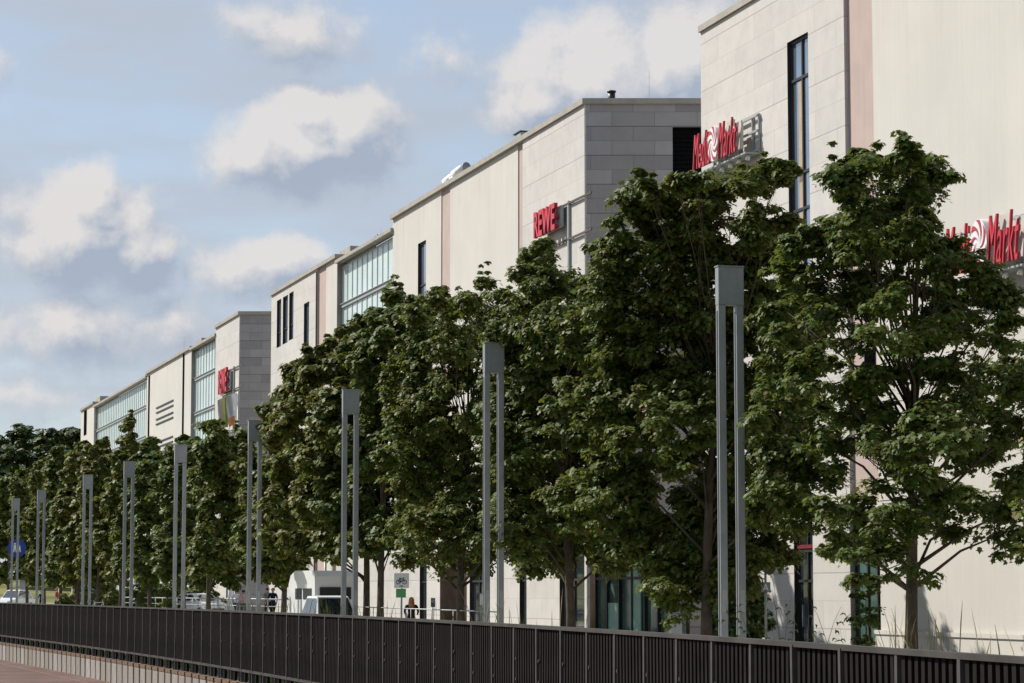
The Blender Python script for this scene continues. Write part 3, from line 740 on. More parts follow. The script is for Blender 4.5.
# ------------------------------------------------------------------ street lamps
def lamp_proto(label):
    r = empty('street_lamp', (0, 0, 0), label, 'street lamp', 0, 'twin-pole street lamps in a row')
    H = 9.33
    for sx in (-1, 1):
        m = MB(); x = sx * .215; m.box(x - .085, x + .085, -.09, .09, 0, H - .86)
        m.build('pole', M['lamp'], r, bevel=.008)
        g_ = MB(); g_.box(x - .0885, x - .0855, -.04, .04, .3, H - 1.0)
        o = g_.build('groove', M['lamp_dark'], r)
    m = MB(); m.box(-.305, .305, -.11, .11, H - .86, H); m.build('head', M['lamp'], r, bevel=.01)
    m = MB(); m.box(-.12, .12, -.085, .085, H - .875, H - .862); m.build('diffuser', M['headlight'], r)
    m = MB(); m.box(-.18, .20, -.1135, -.1115, H - .83, H - .03); m.build('cover', M['lamp'], r)
    m = MB(); m.box(-.32, .32, -.125, .125, H + .002, H + .03); m.build('cap', M['lamp'], r)
    for sx in (-1, 1):
        m = MB(); m.box(sx * .215 - .055, sx * .215 + .055, -.094, -.0905, 1.55, 2.05); m.build('hatch', M['spandrel'], r)
    m = MB(); m.box(-.45, .45, -.25, .25, 0, .04); m.build('base_plate', M['spandrel'], r)
    return r
LU = [(729.5, 'nearest and tallest twin-pole grey street lamp, in front of the big maples'), (493.5, 'second nearest twin-pole street lamp, before the tree mass under the red block letter sign'),
      (350.5, 'third twin-pole street lamp from the right, beside the tall white van'), (255.3, 'fourth twin-pole street lamp from the right, its head against the grey end wall'),
      (181, 'fifth twin-pole street lamp from the right, below the louvred cream block'), (130, 'sixth twin-pole street lamp from the right, at the left end of the steel railing'),
      (89, 'seventh twin-pole street lamp from the right, between foliage and bicycle'), (43, 'eighth twin-pole street lamp from the right, next to the person in red'), (17.5, 'farthest twin-pole street lamp, in front of the round blue sign')]
lp = None
for u, lab in LU:
    q = at_x(u, 300 if u > 600 else 420, 21.5)
    if lp is None: lp = lamp_proto(lab); o = lp
    else: o = copy_tree(lp)
    o.location = (q.x, q.y, 0); o['label'] = lab; o.rotation_euler = (0, 0, rad(random.uniform(-1.5, 1.5)))

# ------------------------------------------------------------------ trees
LEAF = np.array([(0, 0, 0), (.34, .16, .03), (.30, .42, .05), (.56, .66, .0), (.24, .70, .06), (0, 1.1, -.06), (-.24, .70, .06), (-.56, .66, .0), (-.30, .42, .05), (-.34, .16, .03)])
LEAF_LOW = np.array([(0, 0, 0), (.52, .28, .05), (.24, .52, .03), (.40, .86, -.02), (0, 1.12, -.08), (-.40, .86, -.02), (-.24, .52, .03), (-.52, .28, .05)])
def leaves_mesh(name, pos, nrm, tip, size, material, low=False):
    T = LEAF_LOW if low else LEAF
    n = len(pos); k = len(T)
    tip = tip - nrm * (tip * nrm).sum(1, keepdims=True); tip /= np.linalg.norm(tip, axis=1, keepdims=True) + 1e-9
    side = np.cross(tip, nrm)
    V = pos[:, None] + size[:, None, None] * (side[:, None] * T[None, :, 0:1] + tip[:, None] * (T[None, :, 1:2] - .45) + nrm[:, None] * T[None, :, 2:3])
    V = V.reshape(-1, 3).astype(np.float32)
    me = bpy.data.meshes.new(name); me.vertices.add(n * k); me.vertices.foreach_set('co', V.ravel())
    me.loops.add(n * k); me.loops.foreach_set('vertex_index', np.arange(n * k, dtype=np.int32))
    me.polygons.add(n); me.polygons.foreach_set('loop_start', np.arange(0, n * k, k, dtype=np.int32)); 
    me.materials.append(material); me.update(calc_edges=True); return me
def unit(a): return a / (np.linalg.norm(a, axis=-1, keepdims=True) + 1e-9)
def foliage(rng, lobes, tr, per, lsize, dens=1.35, flat=.62, shoot=1.0):
    """lobes (centre, radii): tufts of leaves sit on and inside each lobe, each tuft a small drooping dome"""
    P_, N_, T_, Z_ = [], [], [], []
    for (c, r) in lobes:
        r = np.array(r); rm = (r[0] * r[1] + r[0] * r[2] + r[1] * r[2]) / 3
        cr = tr * 1.55                                       # sprays of tufts, with dark gaps between them
        ncl = max(5, int(dens * 4 * math.pi * rm / (math.pi * cr * cr) * .42))
        d = unit(rng.normal(size=(ncl, 3)) + np.array([0, 0, .12])); rad_ = rng.uniform(.25, 1.0, ncl) ** .40
        cc_ = np.array(c) + d * np.maximum(r - cr * .45, .12) * rad_[:, None] + rng.normal(size=(ncl, 3)) * tr * .35
        cs = np.minimum(cr * rng.uniform(.55, 1.25, ncl), max(.18, min(r[0], r[2]) * 1.1))
        m_ = 6
        e = unit(rng.normal(size=(ncl, m_, 3)) + np.array([0, 0, .45]) + d[:, None] * .5)
        tc = (cc_[:, None] + e * (cs[:, None, None] * rng.uniform(.25, 1.0, (ncl, m_, 1))) * np.array([1, 1, .62])).reshape(-1, 3)
        d = np.repeat(d, m_, 0); nt = len(tc)
        ns = max(1, int(nt * .045)); up = rng.integers(0, nt, ns)   # shoots standing up out of the crown
        ht = (shoot * tr * rng.uniform(.9, 2.0, ns))[:, None] * (d[up, 2] > .25)[:, None] * np.array([0, 0, 1.0])
        tc = np.concatenate([tc, tc[up] + ht * .5, tc[up] + ht]); d = np.concatenate([d, d[up], d[up]]); nt += 2 * ns; ns *= 2
        ts = np.minimum(tr, max(.17, r[0] * .9)) * rng.uniform(.5, 1.15, nt); ts[-ns:] *= .6
        k = per
        q = unit(rng.normal(size=(nt, k, 3)) * np.array([1, 1, .8]) + np.array([0, 0, .75]) + d[:, None] * .4)
        rr = rng.uniform(.35, 1.05, (nt, k, 1))
        pos = tc[:, None] + q * rr * ts[:, None, None] * np.array([1, 1, flat])
        nn = unit(q * .60 + d[:, None] * .15 + np.array([-.10, 0, .75]) + rng.normal(size=q.shape) * .34)
        tp = q * np.array([1, 1, .2]) + np.array([0, 0, -.45]) + rng.normal(size=q.shape) * .25
        P_.append(pos.reshape(-1, 3)); N_.append(nn.reshape(-1, 3)); T_.append(tp.reshape(-1, 3)); Z_.append(lsize * rng.uniform(.6, 1.3, nt * k))
    return np.concatenate(P_), np.concatenate(N_), np.concatenate(T_), np.concatenate(Z_)

def tree(ut, lobes_px, X, label, seed, group='maples along the plaza', R=3.2, trunk_r=.15, z0=0.0, tr=.35, per=38, lsize=.128, low=True, dens=3.0):
    rng = np.random.default_rng(seed); rnd = random.Random(seed)
    q = at_x(ut, 560, X); base = Vector((q.x, q.y, z0)); root = empty('maple_tree', base, label, 'tree', 0, group)
    dep = (q - Cv).dot(Fv); mpp = dep / FPX; fwd = Vector((math.sin(TH), math.cos(TH), 0))
    lobes = []
    for (u, v, ru, rv) in lobes_px:
        u += rnd.uniform(-.12, .12) * ru; dd = rnd.uniform(-1, 1) * max(.5, R * 1.6 - ru * mpp) * (.55 if v < 300 else .9)
        r_ = ray(u, v); pos = Cv + r_ * ((dep + dd) / r_.dot(Fv))
        if ut < 1000: pos = Cv + (pos - Cv) * max(1.0, (21.9 + ru * mpp * .75) / pos.x)
        lobes.append((pos - base, (ru * mpp * 1.16, max(ru, rv) * mpp, rv * mpp * 1.05)))
    L_ = [(tuple(c), r) for c, r in lobes]
    me = leaves_mesh('crown', *foliage(rng, L_, tr, per, lsize, dens), M['leaf'], low)
    mobj('crown', me, root)
    zt = max(c.z + r[2] * .5 for c, r in lobes); top = max((c for c, r in lobes), key=lambda c: c.z)
    tb = MB(); pts = []; rads = []
    for i in range(9):
        f = i / 8; pts.append((top.x * f ** 2.2 * .8 + .10 * math.sin(3 * f + seed), top.y * f ** 2.2 * .8, zt * .9 * f)); rads.append(trunk_r * (1.25 if i == 0 else 1) * (1 - .82 * f))
    tb.tube(pts, rads, 10)
    for c, r in lobes:
        zs = max(2.0, min(c.z * .62, zt * .75)); f = zs / (zt * .9); i = min(7, int(f * 8)); p0 = Vector(pts[i]).lerp(Vector(pts[i + 1]), f * 8 - i)
        mid = p0.lerp(c, .5) + Vector((rnd.uniform(-.25, .25), rnd.uniform(-.25, .25), rnd.uniform(.05, .45))); rr = trunk_r * (1 - .8 * f) * .40
        tb.tube([p0, mid, c], [rr, rr * .6, rr * .2], 6)
        for _ in range(5):
            e = c + Vector((rnd.uniform(-1, 1) * r[0], rnd.uniform(-1, 1) * r[1], rnd.uniform(-.3, .9) * r[2])) * .8
            tb.tube([mid.lerp(c, rnd.uniform(.1, .9)), e], [rr * .3, rr * .08], 5, caps=False)
    tb.build('trunk', M['bark'], root, True)
    return root

TREES = [
 (1205, [(1100, 320, 45, 45), (1120, 210, 60, 60), (1180, 150, 70, 60), (1112, 410, 62, 60), (1170, 330, 90, 80), (1105, 500, 72, 60), (1190, 480, 100, 80), (1090, 560, 50, 30), (1260, 300, 90, 80), (1280, 460, 80, 80)],
  'maple tree at the right edge of the photo, mostly out of frame', {}),
 (907, [(868, 172, 34, 22), (895, 168, 32, 20), (932, 166, 20, 12), (846, 178, 15, 16), (862, 205, 28, 22), (905, 205, 26, 22), (880, 232, 44, 26), (915, 236, 34, 24), (858, 245, 26, 24), (925, 250, 36, 26), (952, 268, 32, 22), (978, 282, 20, 14), (890, 285, 55, 34), (960, 300, 44, 34), (1002, 290, 20, 16), (1012, 318, 24, 30),
        (820, 285, 26, 38), (812, 240, 14, 16), (800, 262, 20, 28), (790, 305, 26, 40), (828, 245, 16, 18), (840, 320, 34, 36), (900, 320, 44, 34), (955, 360, 60, 42), (835, 385, 48, 40), (915, 395, 58, 42), (985, 400, 46, 50), (800, 430, 44, 48), (870, 450, 60, 44), (945, 455, 66, 46), (1005, 450, 34, 50), (1012, 350, 30, 46), (1025, 420, 30, 40), (1030, 500, 30, 36),
        (815, 505, 46, 36), (885, 520, 64, 36), (955, 520, 58, 34), (1008, 530, 30, 36), (880, 568, 42, 20), (840, 548, 36, 24), (780, 480, 24, 40)],
  'nearest open-crowned maple at right with bare trunk showing above the fence', dict(R=2.7, trunk_r=.15, per=38, dens=1.9, low=False)),
 (702, [(757, 176, 24, 20), (780, 168, 9, 12), (728, 196, 28, 22), (690, 192, 30, 22), (652, 200, 22, 20), (628, 198, 15, 17), (672, 186, 12, 10), (770, 225, 28, 30), (735, 240, 40, 32), (690, 240, 40, 34), (640, 238, 36, 34), (612, 262, 22, 28), (770, 275, 34, 34), (705, 290, 60, 42), (650, 300, 60, 44),
        (748, 335, 58, 44), (680, 360, 70, 48), (618, 350, 40, 44), (785, 350, 30, 50), (760, 410, 56, 50), (690, 430, 76, 52), (622, 420, 44, 50), (790, 430, 24, 44), (745, 490, 56, 46), (675, 500, 74, 46), (615, 490, 40, 44), (760, 540, 40, 34), (700, 560, 60, 40), (640, 550, 42, 30), (690, 590, 40, 24), (735, 575, 32, 28), (588, 340, 28, 38), (578, 420, 30, 44), (584, 500, 28, 40), (798, 345, 24, 40), (802, 440, 24, 40), (775, 500, 30, 36)],
  'dense tall maple standing directly behind the nearest street lamp', dict(R=3.4)),
 (570, [(536, 240, 13, 15), (556, 262, 20, 20), (528, 268, 13, 16), (545, 285, 30, 24), (580, 285, 28, 24), (602, 290, 20, 24), (530, 315, 28, 26), (570, 325, 42, 32), (605, 335, 30, 34), (545, 370, 46, 40), (595, 385, 44, 44), (522, 390, 26, 34), (560, 430, 54, 46), (605, 450, 40, 44), (525, 455, 34, 44),
        (550, 495, 52, 44), (600, 510, 46, 44), (530, 530, 38, 30), (575, 550, 40, 30), (610, 560, 30, 26), (545, 565, 22, 18), (514, 345, 18, 28), (507, 430, 22, 40), (511, 510, 20, 34)],
  'maple below the red block letter sign, its pointed top covering it', dict(R=3.2)),
 (462, [(488, 286, 15, 12), (472, 298, 16, 14), (505, 300, 14, 14), (436, 296, 12, 11), (458, 318, 28, 22), (495, 325, 28, 26), (430, 328, 24, 24), (475, 358, 44, 34), (510, 370, 28, 36), (432, 370, 34, 34), (465, 410, 50, 42), (505, 420, 34, 40), (425, 425, 34, 40), (480, 465, 50, 42), (435, 480, 40, 42), (510, 480, 32, 42),
        (470, 520, 48, 38), (500, 545, 40, 28), (432, 535, 34, 32), (455, 560, 34, 22), (525, 550, 22, 22), (412, 560, 20, 14), (408, 385, 20, 34), (402, 460, 20, 38), (404, 530, 18, 26), (455, 345, 26, 22)],
  'maple just left of the second nearest lamp, trunk beside the brown column', dict(R=3.2, per=22)),
 (383, [(393, 300, 11, 13), (412, 305, 15, 14), (378, 318, 18, 15), (402, 328, 24, 20), (365, 338, 16, 16), (424, 320, 12, 15), (385, 355, 34, 28), (418, 360, 24, 30), (360, 370, 24, 26), (395, 400, 40, 36), (360, 415, 30, 34), (420, 420, 26, 34), (385, 450, 42, 38), (350, 460, 26, 36), (415, 470, 30, 38), (380, 500, 42, 36), (350, 510, 28, 32), (412, 520, 28, 28), (385, 540, 36, 20), (355, 542, 22, 16), (345, 365, 16, 22), (338, 430, 18, 34), (336, 500, 18, 32)],
  'maple with slim dark trunk left of the bicycle sign', dict(R=3.1, per=26, lsize=.18)),
 (368, [(343, 332, 13, 13), (335, 350, 18, 15), (318, 358, 16, 14), (352, 355, 14, 20), (300, 372, 14, 12), (330, 380, 28, 24), (302, 395, 22, 22), (340, 415, 24, 32), (310, 425, 30, 30), (285, 420, 14, 20), (330, 460, 28, 34), (298, 465, 26, 34), (325, 505, 30, 32), (295, 510, 26, 32), (315, 542, 30, 18), (335, 548, 16, 14), (277, 440, 14, 24), (272, 500, 14, 28), (276, 545, 14, 20)],
  'maple behind the white van, below the three slot windows', dict(R=3.0, per=24, lsize=.19)),
 (283, [(272, 408, 10, 12), (286, 402, 10, 14), (262, 432, 13, 14), (283, 435, 16, 20), (268, 462, 22, 24), (290, 470, 14, 26), (255, 485, 16, 26), (278, 505, 24, 30), (256, 530, 18, 30), (280, 545, 22, 28), (262, 570, 22, 20), (286, 570, 14, 16)],
  'dark maple directly right of the fourth lamp, shading the railing', dict(R=2.8, per=22, lsize=.21)),
 (207, [(211, 428, 9, 9), (240, 438, 9, 9), (222, 440, 13, 12), (205, 446, 10, 12), (242, 452, 10, 16), (225, 465, 20, 22), (204, 480, 15, 24), (238, 490, 16, 28), (218, 510, 22, 28), (236, 540, 18, 30), (210, 550, 20, 28), (225, 570, 22, 20)],
  'maple under the far red sign and the flags', dict(R=2.8, per=22, lsize=.22)),
 (183, [(184, 443, 9, 9), (196, 448, 9, 12), (174, 452, 9, 11), (186, 470, 17, 20), (170, 490, 14, 24), (193, 500, 15, 26), (178, 530, 19, 28), (192, 550, 16, 24), (172, 560, 17, 22)],
  'maple behind the fifth lamp below the cream louvred block', dict(R=2.7, per=21, lsize=.23)),
 (151, [(150, 446, 8, 9), (142, 460, 8, 12), (158, 458, 9, 12), (150, 482, 15, 20), (140, 505, 11, 24), (160, 510, 12, 26), (150, 540, 16, 26), (148, 565, 16, 18)],
  'maple between the fifth and sixth lamps', dict(R=2.6, per=20, lsize=.24)),
 (123, [(128, 424, 4, 6), (127, 435, 6, 9), (131, 446, 7, 9), (122, 458, 10, 12), (128, 480, 14, 20), (114, 495, 10, 22), (126, 520, 15, 26), (112, 540, 12, 24), (126, 558, 15, 22)],
  'maple with a thin spire top behind the sixth lamp', dict(R=2.5, per=20, lsize=.25)),
 (99, [(104, 446, 6, 8), (94, 452, 8, 9), (108, 462, 7, 12), (98, 475, 13, 18), (90, 500, 11, 22), (105, 508, 11, 24), (96, 535, 14, 26), (98, 560, 14, 20)],
  'maple right of the seventh lamp, left of the spire-topped one', dict(R=2.5, per=20, lsize=.26)),
 (78, [(84, 448, 6, 8), (76, 456, 8, 9), (70, 468, 8, 12), (80, 485, 12, 22), (70, 510, 10, 24), (80, 535, 12, 26), (74, 560, 12, 20)],
  'maple left of the seventh lamp', dict(R=2.5, per=20, lsize=.27)),
 (60, [(60, 456, 7, 9), (54, 468, 8, 11), (63, 480, 9, 16), (56, 502, 11, 22), (62, 530, 11, 24), (56, 558, 11, 20)],
  'maple behind the person in red, right of the eighth lamp', dict(R=2.4, per=20, lsize=.28)),
 (44, [(42, 466, 7, 9), (37, 478, 8, 12), (45, 495, 9, 20), (37, 520, 10, 22), (44, 545, 10, 22), (38, 560, 9, 16)],
  'maple behind the eighth lamp, in the left part of the row', dict(R=2.4, per=20, lsize=.28)),
 (28, [(24, 480, 8, 10), (20, 495, 8, 14), (28, 510, 9, 20), (20, 535, 9, 20), (27, 555, 8, 14)],
  'small maple between the two farthest lamps', dict(R=2.4, per=20, lsize=.3)),
 (10, [(8, 488, 8, 10), (2, 505, 9, 16), (12, 520, 8, 20), (3, 540, 9, 20), (-8, 520, 9, 30), (-12, 495, 9, 14)],
  'leftmost maple at the far end of the row, behind the blue sign', dict(R=2.4, per=20, lsize=.3)),
]
for i, (ut, lob, lab, kw) in enumerate(TREES):
    lob = [(u_, v_ + (7 if v_ < 360 and i < 7 else (4 if v_ < 480 and i >= 7 else 0)) + (8 if i == 3 and v_ < 330 else 0), a_, c_) for u_, v_, a_, c_ in lob]
    vt_ = min(v_ for u_, v_, a_, c_ in lob); rs_ = random.Random(i * 7 + 3)
    lob = lob + [(u_ + rs_.uniform(-.5, .5) * a_, v_ - c_ * rs_.uniform(.55, .8), max(3, a_ * .30), max(5, c_ * .55)) for u_, v_, a_, c_ in lob if v_ < vt_ + (95 if i < 7 else 40) and rs_.random() < .75]
    if i >= 7: lob = lob + [(ut - 6, 574, max(7, 20 - i * .7), 13), (ut + 9, 568, max(6, 17 - i * .6), 13)]
    tree(ut, lob, 24.1, lab, 100 + i, **kw)

# --- wooded hill far behind
rng = np.random.default_rng(7)
hc = MB(); n = 26
def hz(a, c): # hill height: a along x, c along y
    return 30 * math.exp(-((a + 105) / 75) ** 2) * min(1, max(0, (c - 360) / 130)) + 6 * max(0, min(1, (c - 330) / 120))
for i in range(n):
    for j in range(n):
        x0, x1 = -330 + i * 18, -312 + i * 18; y0, y1 = 330 + j * 16, 346 + j * 16
        hc.poly([(x0, y0, hz(x0, y0) - .3), (x1, y0, hz(x1, y0) - .3), (x1, y1, hz(x1, y1) - .3), (x0, y1, hz(x0, y1) - .3)])
structure(hc.build('hill', M['meadow'], smooth=True))
lob = []
for (u, v, ru, rv) in [(0, 446, 16, 16), (22, 440, 18, 14), (48, 442, 16, 14), (66, 436, 12, 11), (78, 440, 10, 10), (-20, 450, 20, 22), (8, 465, 22, 18), (35, 466, 20, 18), (62, 462, 18, 18), (88, 458, 14, 16), (0, 490, 24, 20), (30, 492, 24, 20), (60, 490, 22, 20), (90, 488, 18, 20), (5, 520, 26, 22), (40, 520, 26, 22), (80, 518, 24, 22), (-30, 500, 26, 30), (10, 548, 26, 18), (50, 548, 26, 18), (90, 546, 22, 18)]:
    dd = 470 - (v - 430) * .75; r_ = ray(u, v); q = Cv + r_ * (dd / r_.dot(Fv)); k = dd / FPX
    lob.append((tuple(q), (ru * k, ru * k * 1.2, rv * k)))
me = leaves_mesh('wooded_hill', *foliage(rng, lob, 1.2, 34, .75, 2.6, .62, .2), M['leaf_far'], True)
o = bpy.data.objects.new('far_wood', me); COL.objects.link(o); tag(o, 'dark green woodland covering the far hill at the left edge', 'woodland', None, 'stuff')

# --- low shrubs
def bush(u, v, X, z0, blobs, label, lsize=.12, mt='bush', tr=.22):
    q = at_x(u, v, X); r = empty('shrub', (q.x, q.y, z0), label, 'shrub')
    rg = np.random.default_rng(int(u)); mobj('foliage', leaves_mesh('foliage', *foliage(rg, blobs, tr, 24, lsize, 1.6), M[mt], True), r)
    m = MB()
    for c, rr in blobs: m.tube([(c[0] * .3, c[1] * .3, 0), c], [.03, .01], 5)
    m.build('stem', M['bark'], r)
bush(738, 620, 28.8, 0, [((0, 0, .9), (.8, .8, .9)), ((.6, .5, 1.1), (.6, .6, 1.1)), ((-.5, -.3, .7), (.6, .6, .7)), ((.2, .3, 1.9), (.55, .5, .7))], 'bright green shrub at the wall behind the nearest lamp')
bush(866, 620, 30.6, 0, [((0, 0, .8), (.35, .5, .8)), ((.1, .2, 1.9), (.28, .4, .8))], 'narrow green climber in front of the tall shop window by the nearest trunk', .1)

for u_, w_, lab in ((196, 1.3, 'dark shrub under the maples left of the flags'), (166, 1.5, 'dark shrub below the fifth lamp head, behind the railing'), (143, 1.5, 'dark shrub beside the pale post under the far trees'), (117, 1.6, 'dark shrub behind the person in blue'), (96, 1.7, 'dark shrub behind the parked bicycle')):
    bush(u_, 600, 26.8, .45, [((0, 0, .9), (w_, w_, .9)), ((w_ * .8, .6, .8), (w_ * .8, w_ * .8, .8)), ((-w_ * .9, -.5, .9), (w_ * .8, w_, 1.0)), ((0, 1.5, 1.5), (w_ * .9, w_, .9))], lab, .2, 'leaf', .4)

# --- grass strip and stalks behind the fence
random.seed(11)
gb = MB()
for i in range(5200):
    yy = random.uniform(14, 175) if i % 2 else 14 + 160 * random.random() ** 2; h = random.uniform(.15, .55) if random.random() < .8 else random.uniform(.5, 1.0)
    off_ = random.uniform(.3, 4.5); h *= 1 if off_ > 1.6 else .3; p = fpt(yy, -off_); a = random.uniform(0, 6.28); wdt = .02 + yy * .00012; ln = random.uniform(.05, .25)
    dx, dy = math.cos(a), math.sin(a)
    gb.poly([(p.x - dy * wdt, p.y + dx * wdt, 0), (p.x + dy * wdt, p.y - dx * wdt, 0), (p.x + dx * ln, p.y + dy * ln, h)])
tag(gb.build('grass_strip', M['grass']), 'green grass showing through the gap under the quay fence', 'grass', None, 'stuff')
def stalks(name, pts, label, tall, count, mt, spread):
    q = at_x(*pts); r = empty(name, (q.x, q.y, 0), label, 'grass tuft' if name == 'grass_tuft' else 'weed'); m = MB(); h_ = MB(); rn = random.Random(int(pts[0]))
    for _ in range(count):
        x, y_ = rn.gauss(0, spread), rn.gauss(0, spread); h = tall * (1 - .55 * rn.random() ** 1.5); lx, ly = rn.gauss(-.10, .16) * h * .6, rn.gauss(0, .14) * h
        a = rn.uniform(0, 3.14); wx, wy = .006 * math.cos(a), .006 * math.sin(a)
        P_ = [Vector((x, y_, 0)), Vector((x + lx * .3, y_ + ly * .3, h * .55)), Vector((x + lx * .75, y_ + ly * .75, h * .88)), Vector((x + lx, y_ + ly, h))]
        W_ = [Vector((wx, wy, 0)) * k for k in ((1, .8, 1.1, .2) if name == 'grass_tuft' else (1, .8, .6, .3))]
        for k in range(3): m.poly([P_[k] - W_[k], P_[k] + W_[k], P_[k + 1] + W_[k + 1], P_[k + 1] - W_[k + 1]])
        if name == 'weed':
            for k in range(9):
                f = .4 + .6 * k / 9; px, py, pz = x + lx * f, y_ + ly * f, h * f; a = rn.uniform(0, 6.28); s_ = rn.uniform(.04, .09)
                m.poly([(px, py, pz), (px + s_ * math.cos(a) + .02, py + s_ * math.sin(a), pz + .03), (px + 1.7 * s_ * math.cos(a), py + 1.7 * s_ * math.sin(a), pz - .02), (px + s_ * math.cos(a) - .02, py + s_ * math.sin(a), pz + .04)])
    m.build('foliage' if name == 'weed' else 'blades', mt, r)
for i, (u, X, tl, ct, lab) in enumerate([(930, 12.0, 1.95, 14, 'tall pale dry grass right of the nearest trunk'), (965, 11.5, 1.85, 14, 'dry grass stalks before the ledge of the cream wall'), (1000, 10.5, 1.75, 9, 'sparse dry stalks nearest the right edge'), (885, 12.5, 1.95, 12, 'dry grass just left of the nearest trunk'),
                                         (905, 22, 1.7, 40, 'yellowish grass clump hiding the foot of the nearest trunk'), (490, 14, 2.1, 18, 'wispy pale stalks right of the second lamp'), (560, 13.5, 2.1, 14, 'wispy stalks in front of the white stone pier'), (515, 16, 1.9, 22, 'grass clump between second lamp and the pier')]):
    stalks('grass_tuft', (u, 640, X), lab, tl, ct, M['drygrass'] if X < 20 else M['grass'], .35)
for i, (u, X, tl, ct, lab) in enumerate([(775, 13.5, 2.05, 7, 'leafy weed in front of the stone door pier'), (795, 14.5, 2.0, 6, 'leafy weed before the glass door'), (752, 13.5, 1.95, 6, 'leafy weed right of the nearest lamp'), (820, 14, 1.9, 5, 'small leafy weed right of the glass door')]):
    stalks('weed', (u, 640, X), lab, tl, ct, M['weed'], .28)
for u, X, ct, lab in ((300, 18, 60, 'tall yellow grass clump in front of the white van'), (225, 18, 70, 'yellow grass clump under the people on the pavement'), (270, 18, 60, 'yellow grass clump right of the fourth lamp'), (440, 18, 40, 'grass with small yellow flowers before the brown column'), (372, 17, 50, 'yellow-green grass clump by the slim trunk')):
    stalks('grass_tuft', (u, 600, X), lab, 1.85, ct, M['grass'], .9)

# ------------------------------------------------------------------ street furniture
def post_at(u, v, X): return at_x(u, v, X)
rr = empty('steel_railing', (25.1, 112.5, .45), 'galvanised two-bar railing on the pavement behind the lamps', 'railing')
y0, y1 = 112.5, at_x(124, 597, 25.1).y; Ln = y1 - y0
m = MB(); m.tube([(0, 0, 1.2), (0, Ln, 1.2)], .035, 8); m.build('top_bar', M['steel'], rr, True)
m = MB(); m.tube([(0, 0, .85), (0, Ln, .85)], .022, 8); m.build('lower_bar', M['steel'], rr, True)
m = MB(); m.tube([(0, 0, .5), (0, Ln, .5)], .022, 8); m.build('lower_bar', M['steel'], rr, True)
npost = 22
for i in range(npost):
    m = MB(); m.tube([(0, Ln * i / (npost - 1), 0), (0, Ln * i / (npost - 1), 1.2)], .022, 8); m.build('post', M['steel'], rr, True)
rr = empty('steel_railing', (24.0, 78, 0), 'thin grey railing before the white wall near the brown column', 'railing')
Ln = 31
m = MB(); m.tube([(0, 0, 1.35), (0, Ln, 1.45)], .02, 8); m.build('top_bar', M['steel'], rr, True)
for i in range(12):
    m = MB(); m.tube([(0, Ln * i / 11, 0), (0, Ln * i / 11, 1.35 + .1 * i / 11)], .016, 6); m.build('post', M['steel'], rr, True)

def disc(b_, c, r, y, n=28, m=0, th=.02):
    P1 = [(c[0] + r * math.cos(2 * math.pi * i / n), y, c[1] + r * math.sin(2 * math.pi * i / n)) for i in range(n)]
    b_.poly(P1, m); b_.poly([(x, y + th, z) for x, _, z in P1][::-1], m)
    for i in range(n):
        a, c2 = P1[i], P1[(i + 1) % n]; b_.poly([a, (a[0], y + th, a[2]), (c2[0], y + th, c2[2]), c2], m)
# round blue path sign
q = at_x(17, 548, 21.95); sg = empty('path_sign', (q.x, q.y, 0), 'round blue sign with white walkers behind the farthest lamp', 'sign', -TH)
zc = q.z; R_ = 9.3 * (q - Cv).dot(Fv) / FPX
m = MB(); m.tube([(0, .06, 0), (0, .06, zc + R_)], .05, 8); m.build('pole', M['steel'], sg, True)
m = MB(); disc(m, (0, zc), R_, -.02, m=0); pf = m.build('plate', M['bluesign'], sg)
m = MB()
for cx_, sc_ in ((-.22, 1.0), (.3, .72)):
    s_ = R_ * .62 * sc_; zb = zc - R_ * .45; X0 = cx_ * R_
    disc(m, (X0, zb + s_ * 1.45), s_ * .17, -.036, 12, 0, .01)
    m.poly([(X0 - s_ * .22, -.034, zb + s_ * .6), (X0 + s_ * .22, -.034, zb + s_ * .6), (X0 + s_ * .2, -.034, zb + s_ * 1.22), (X0 - s_ * .2, -.034, zb + s_ * 1.22)])
    m.poly([(X0 - s_ * .3, -.034, zb), (X0 - s_ * .12, -.034, zb), (X0 + s_ * .05, -.034, zb + s_ * .599), (X0 - s_ * .2, -.034, zb + s_ * .599)])
    m.poly([(X0 + s_ * .16, -.034, zb), (X0 + s_ * .34, -.034, zb), (X0 + s_ * .2, -.034, zb + s_ * .598), (X0 + s_ * .06, -.034, zb + s_ * .598)])
m.build('walker_symbol', M['white'], pf)
# bicycle sign
def sign_post(u, v, X, z0, label, h=None):
    q = at_x(u, v, X); r = empty('road_sign', (q.x, q.y, z0), label, 'sign', -TH); H = q.z - z0
    m = MB(); m.tube([(0, .05, 0), (0, .05, H)], .035, 8); m.build('pole', M['steel'], r, True); return r, H, (q - Cv).dot(Fv) / FPX
r, H, k = sign_post(401.5, 573, 22.5, 0, 'square white bicycle sign with green plate below on grey post')
s_ = 15 * k
m = MB(); m.box(-s_ / 2, s_ / 2, -.02, .01, H - s_, H); pf = m.build('plate', M['white'], r, bevel=.02)
m = MB(); m.box(-s_ * .36, s_ * .30, -.02, .01, H - s_ - 9.5 * k, H - s_ - .6 * k); m.build('green_plate', M['greensign'], r)
m = MB()
def ring(b_, cx_, cz, ro, ri, y, n=20):
    for i in range(n):
        a0, a1 = 2 * math.pi * i / n, 2 * math.pi * (i + 1) / n
        b_.poly([(cx_ + ri * math.cos(a0), y, cz + ri * math.sin(a0)), (cx_ + ro * math.cos(a0), y, cz + ro * math.sin(a0)), (cx_ + ro * math.cos(a1), y, cz + ro * math.sin(a1)), (cx_ + ri * math.cos(a1), y, cz + ri * math.sin(a1))])
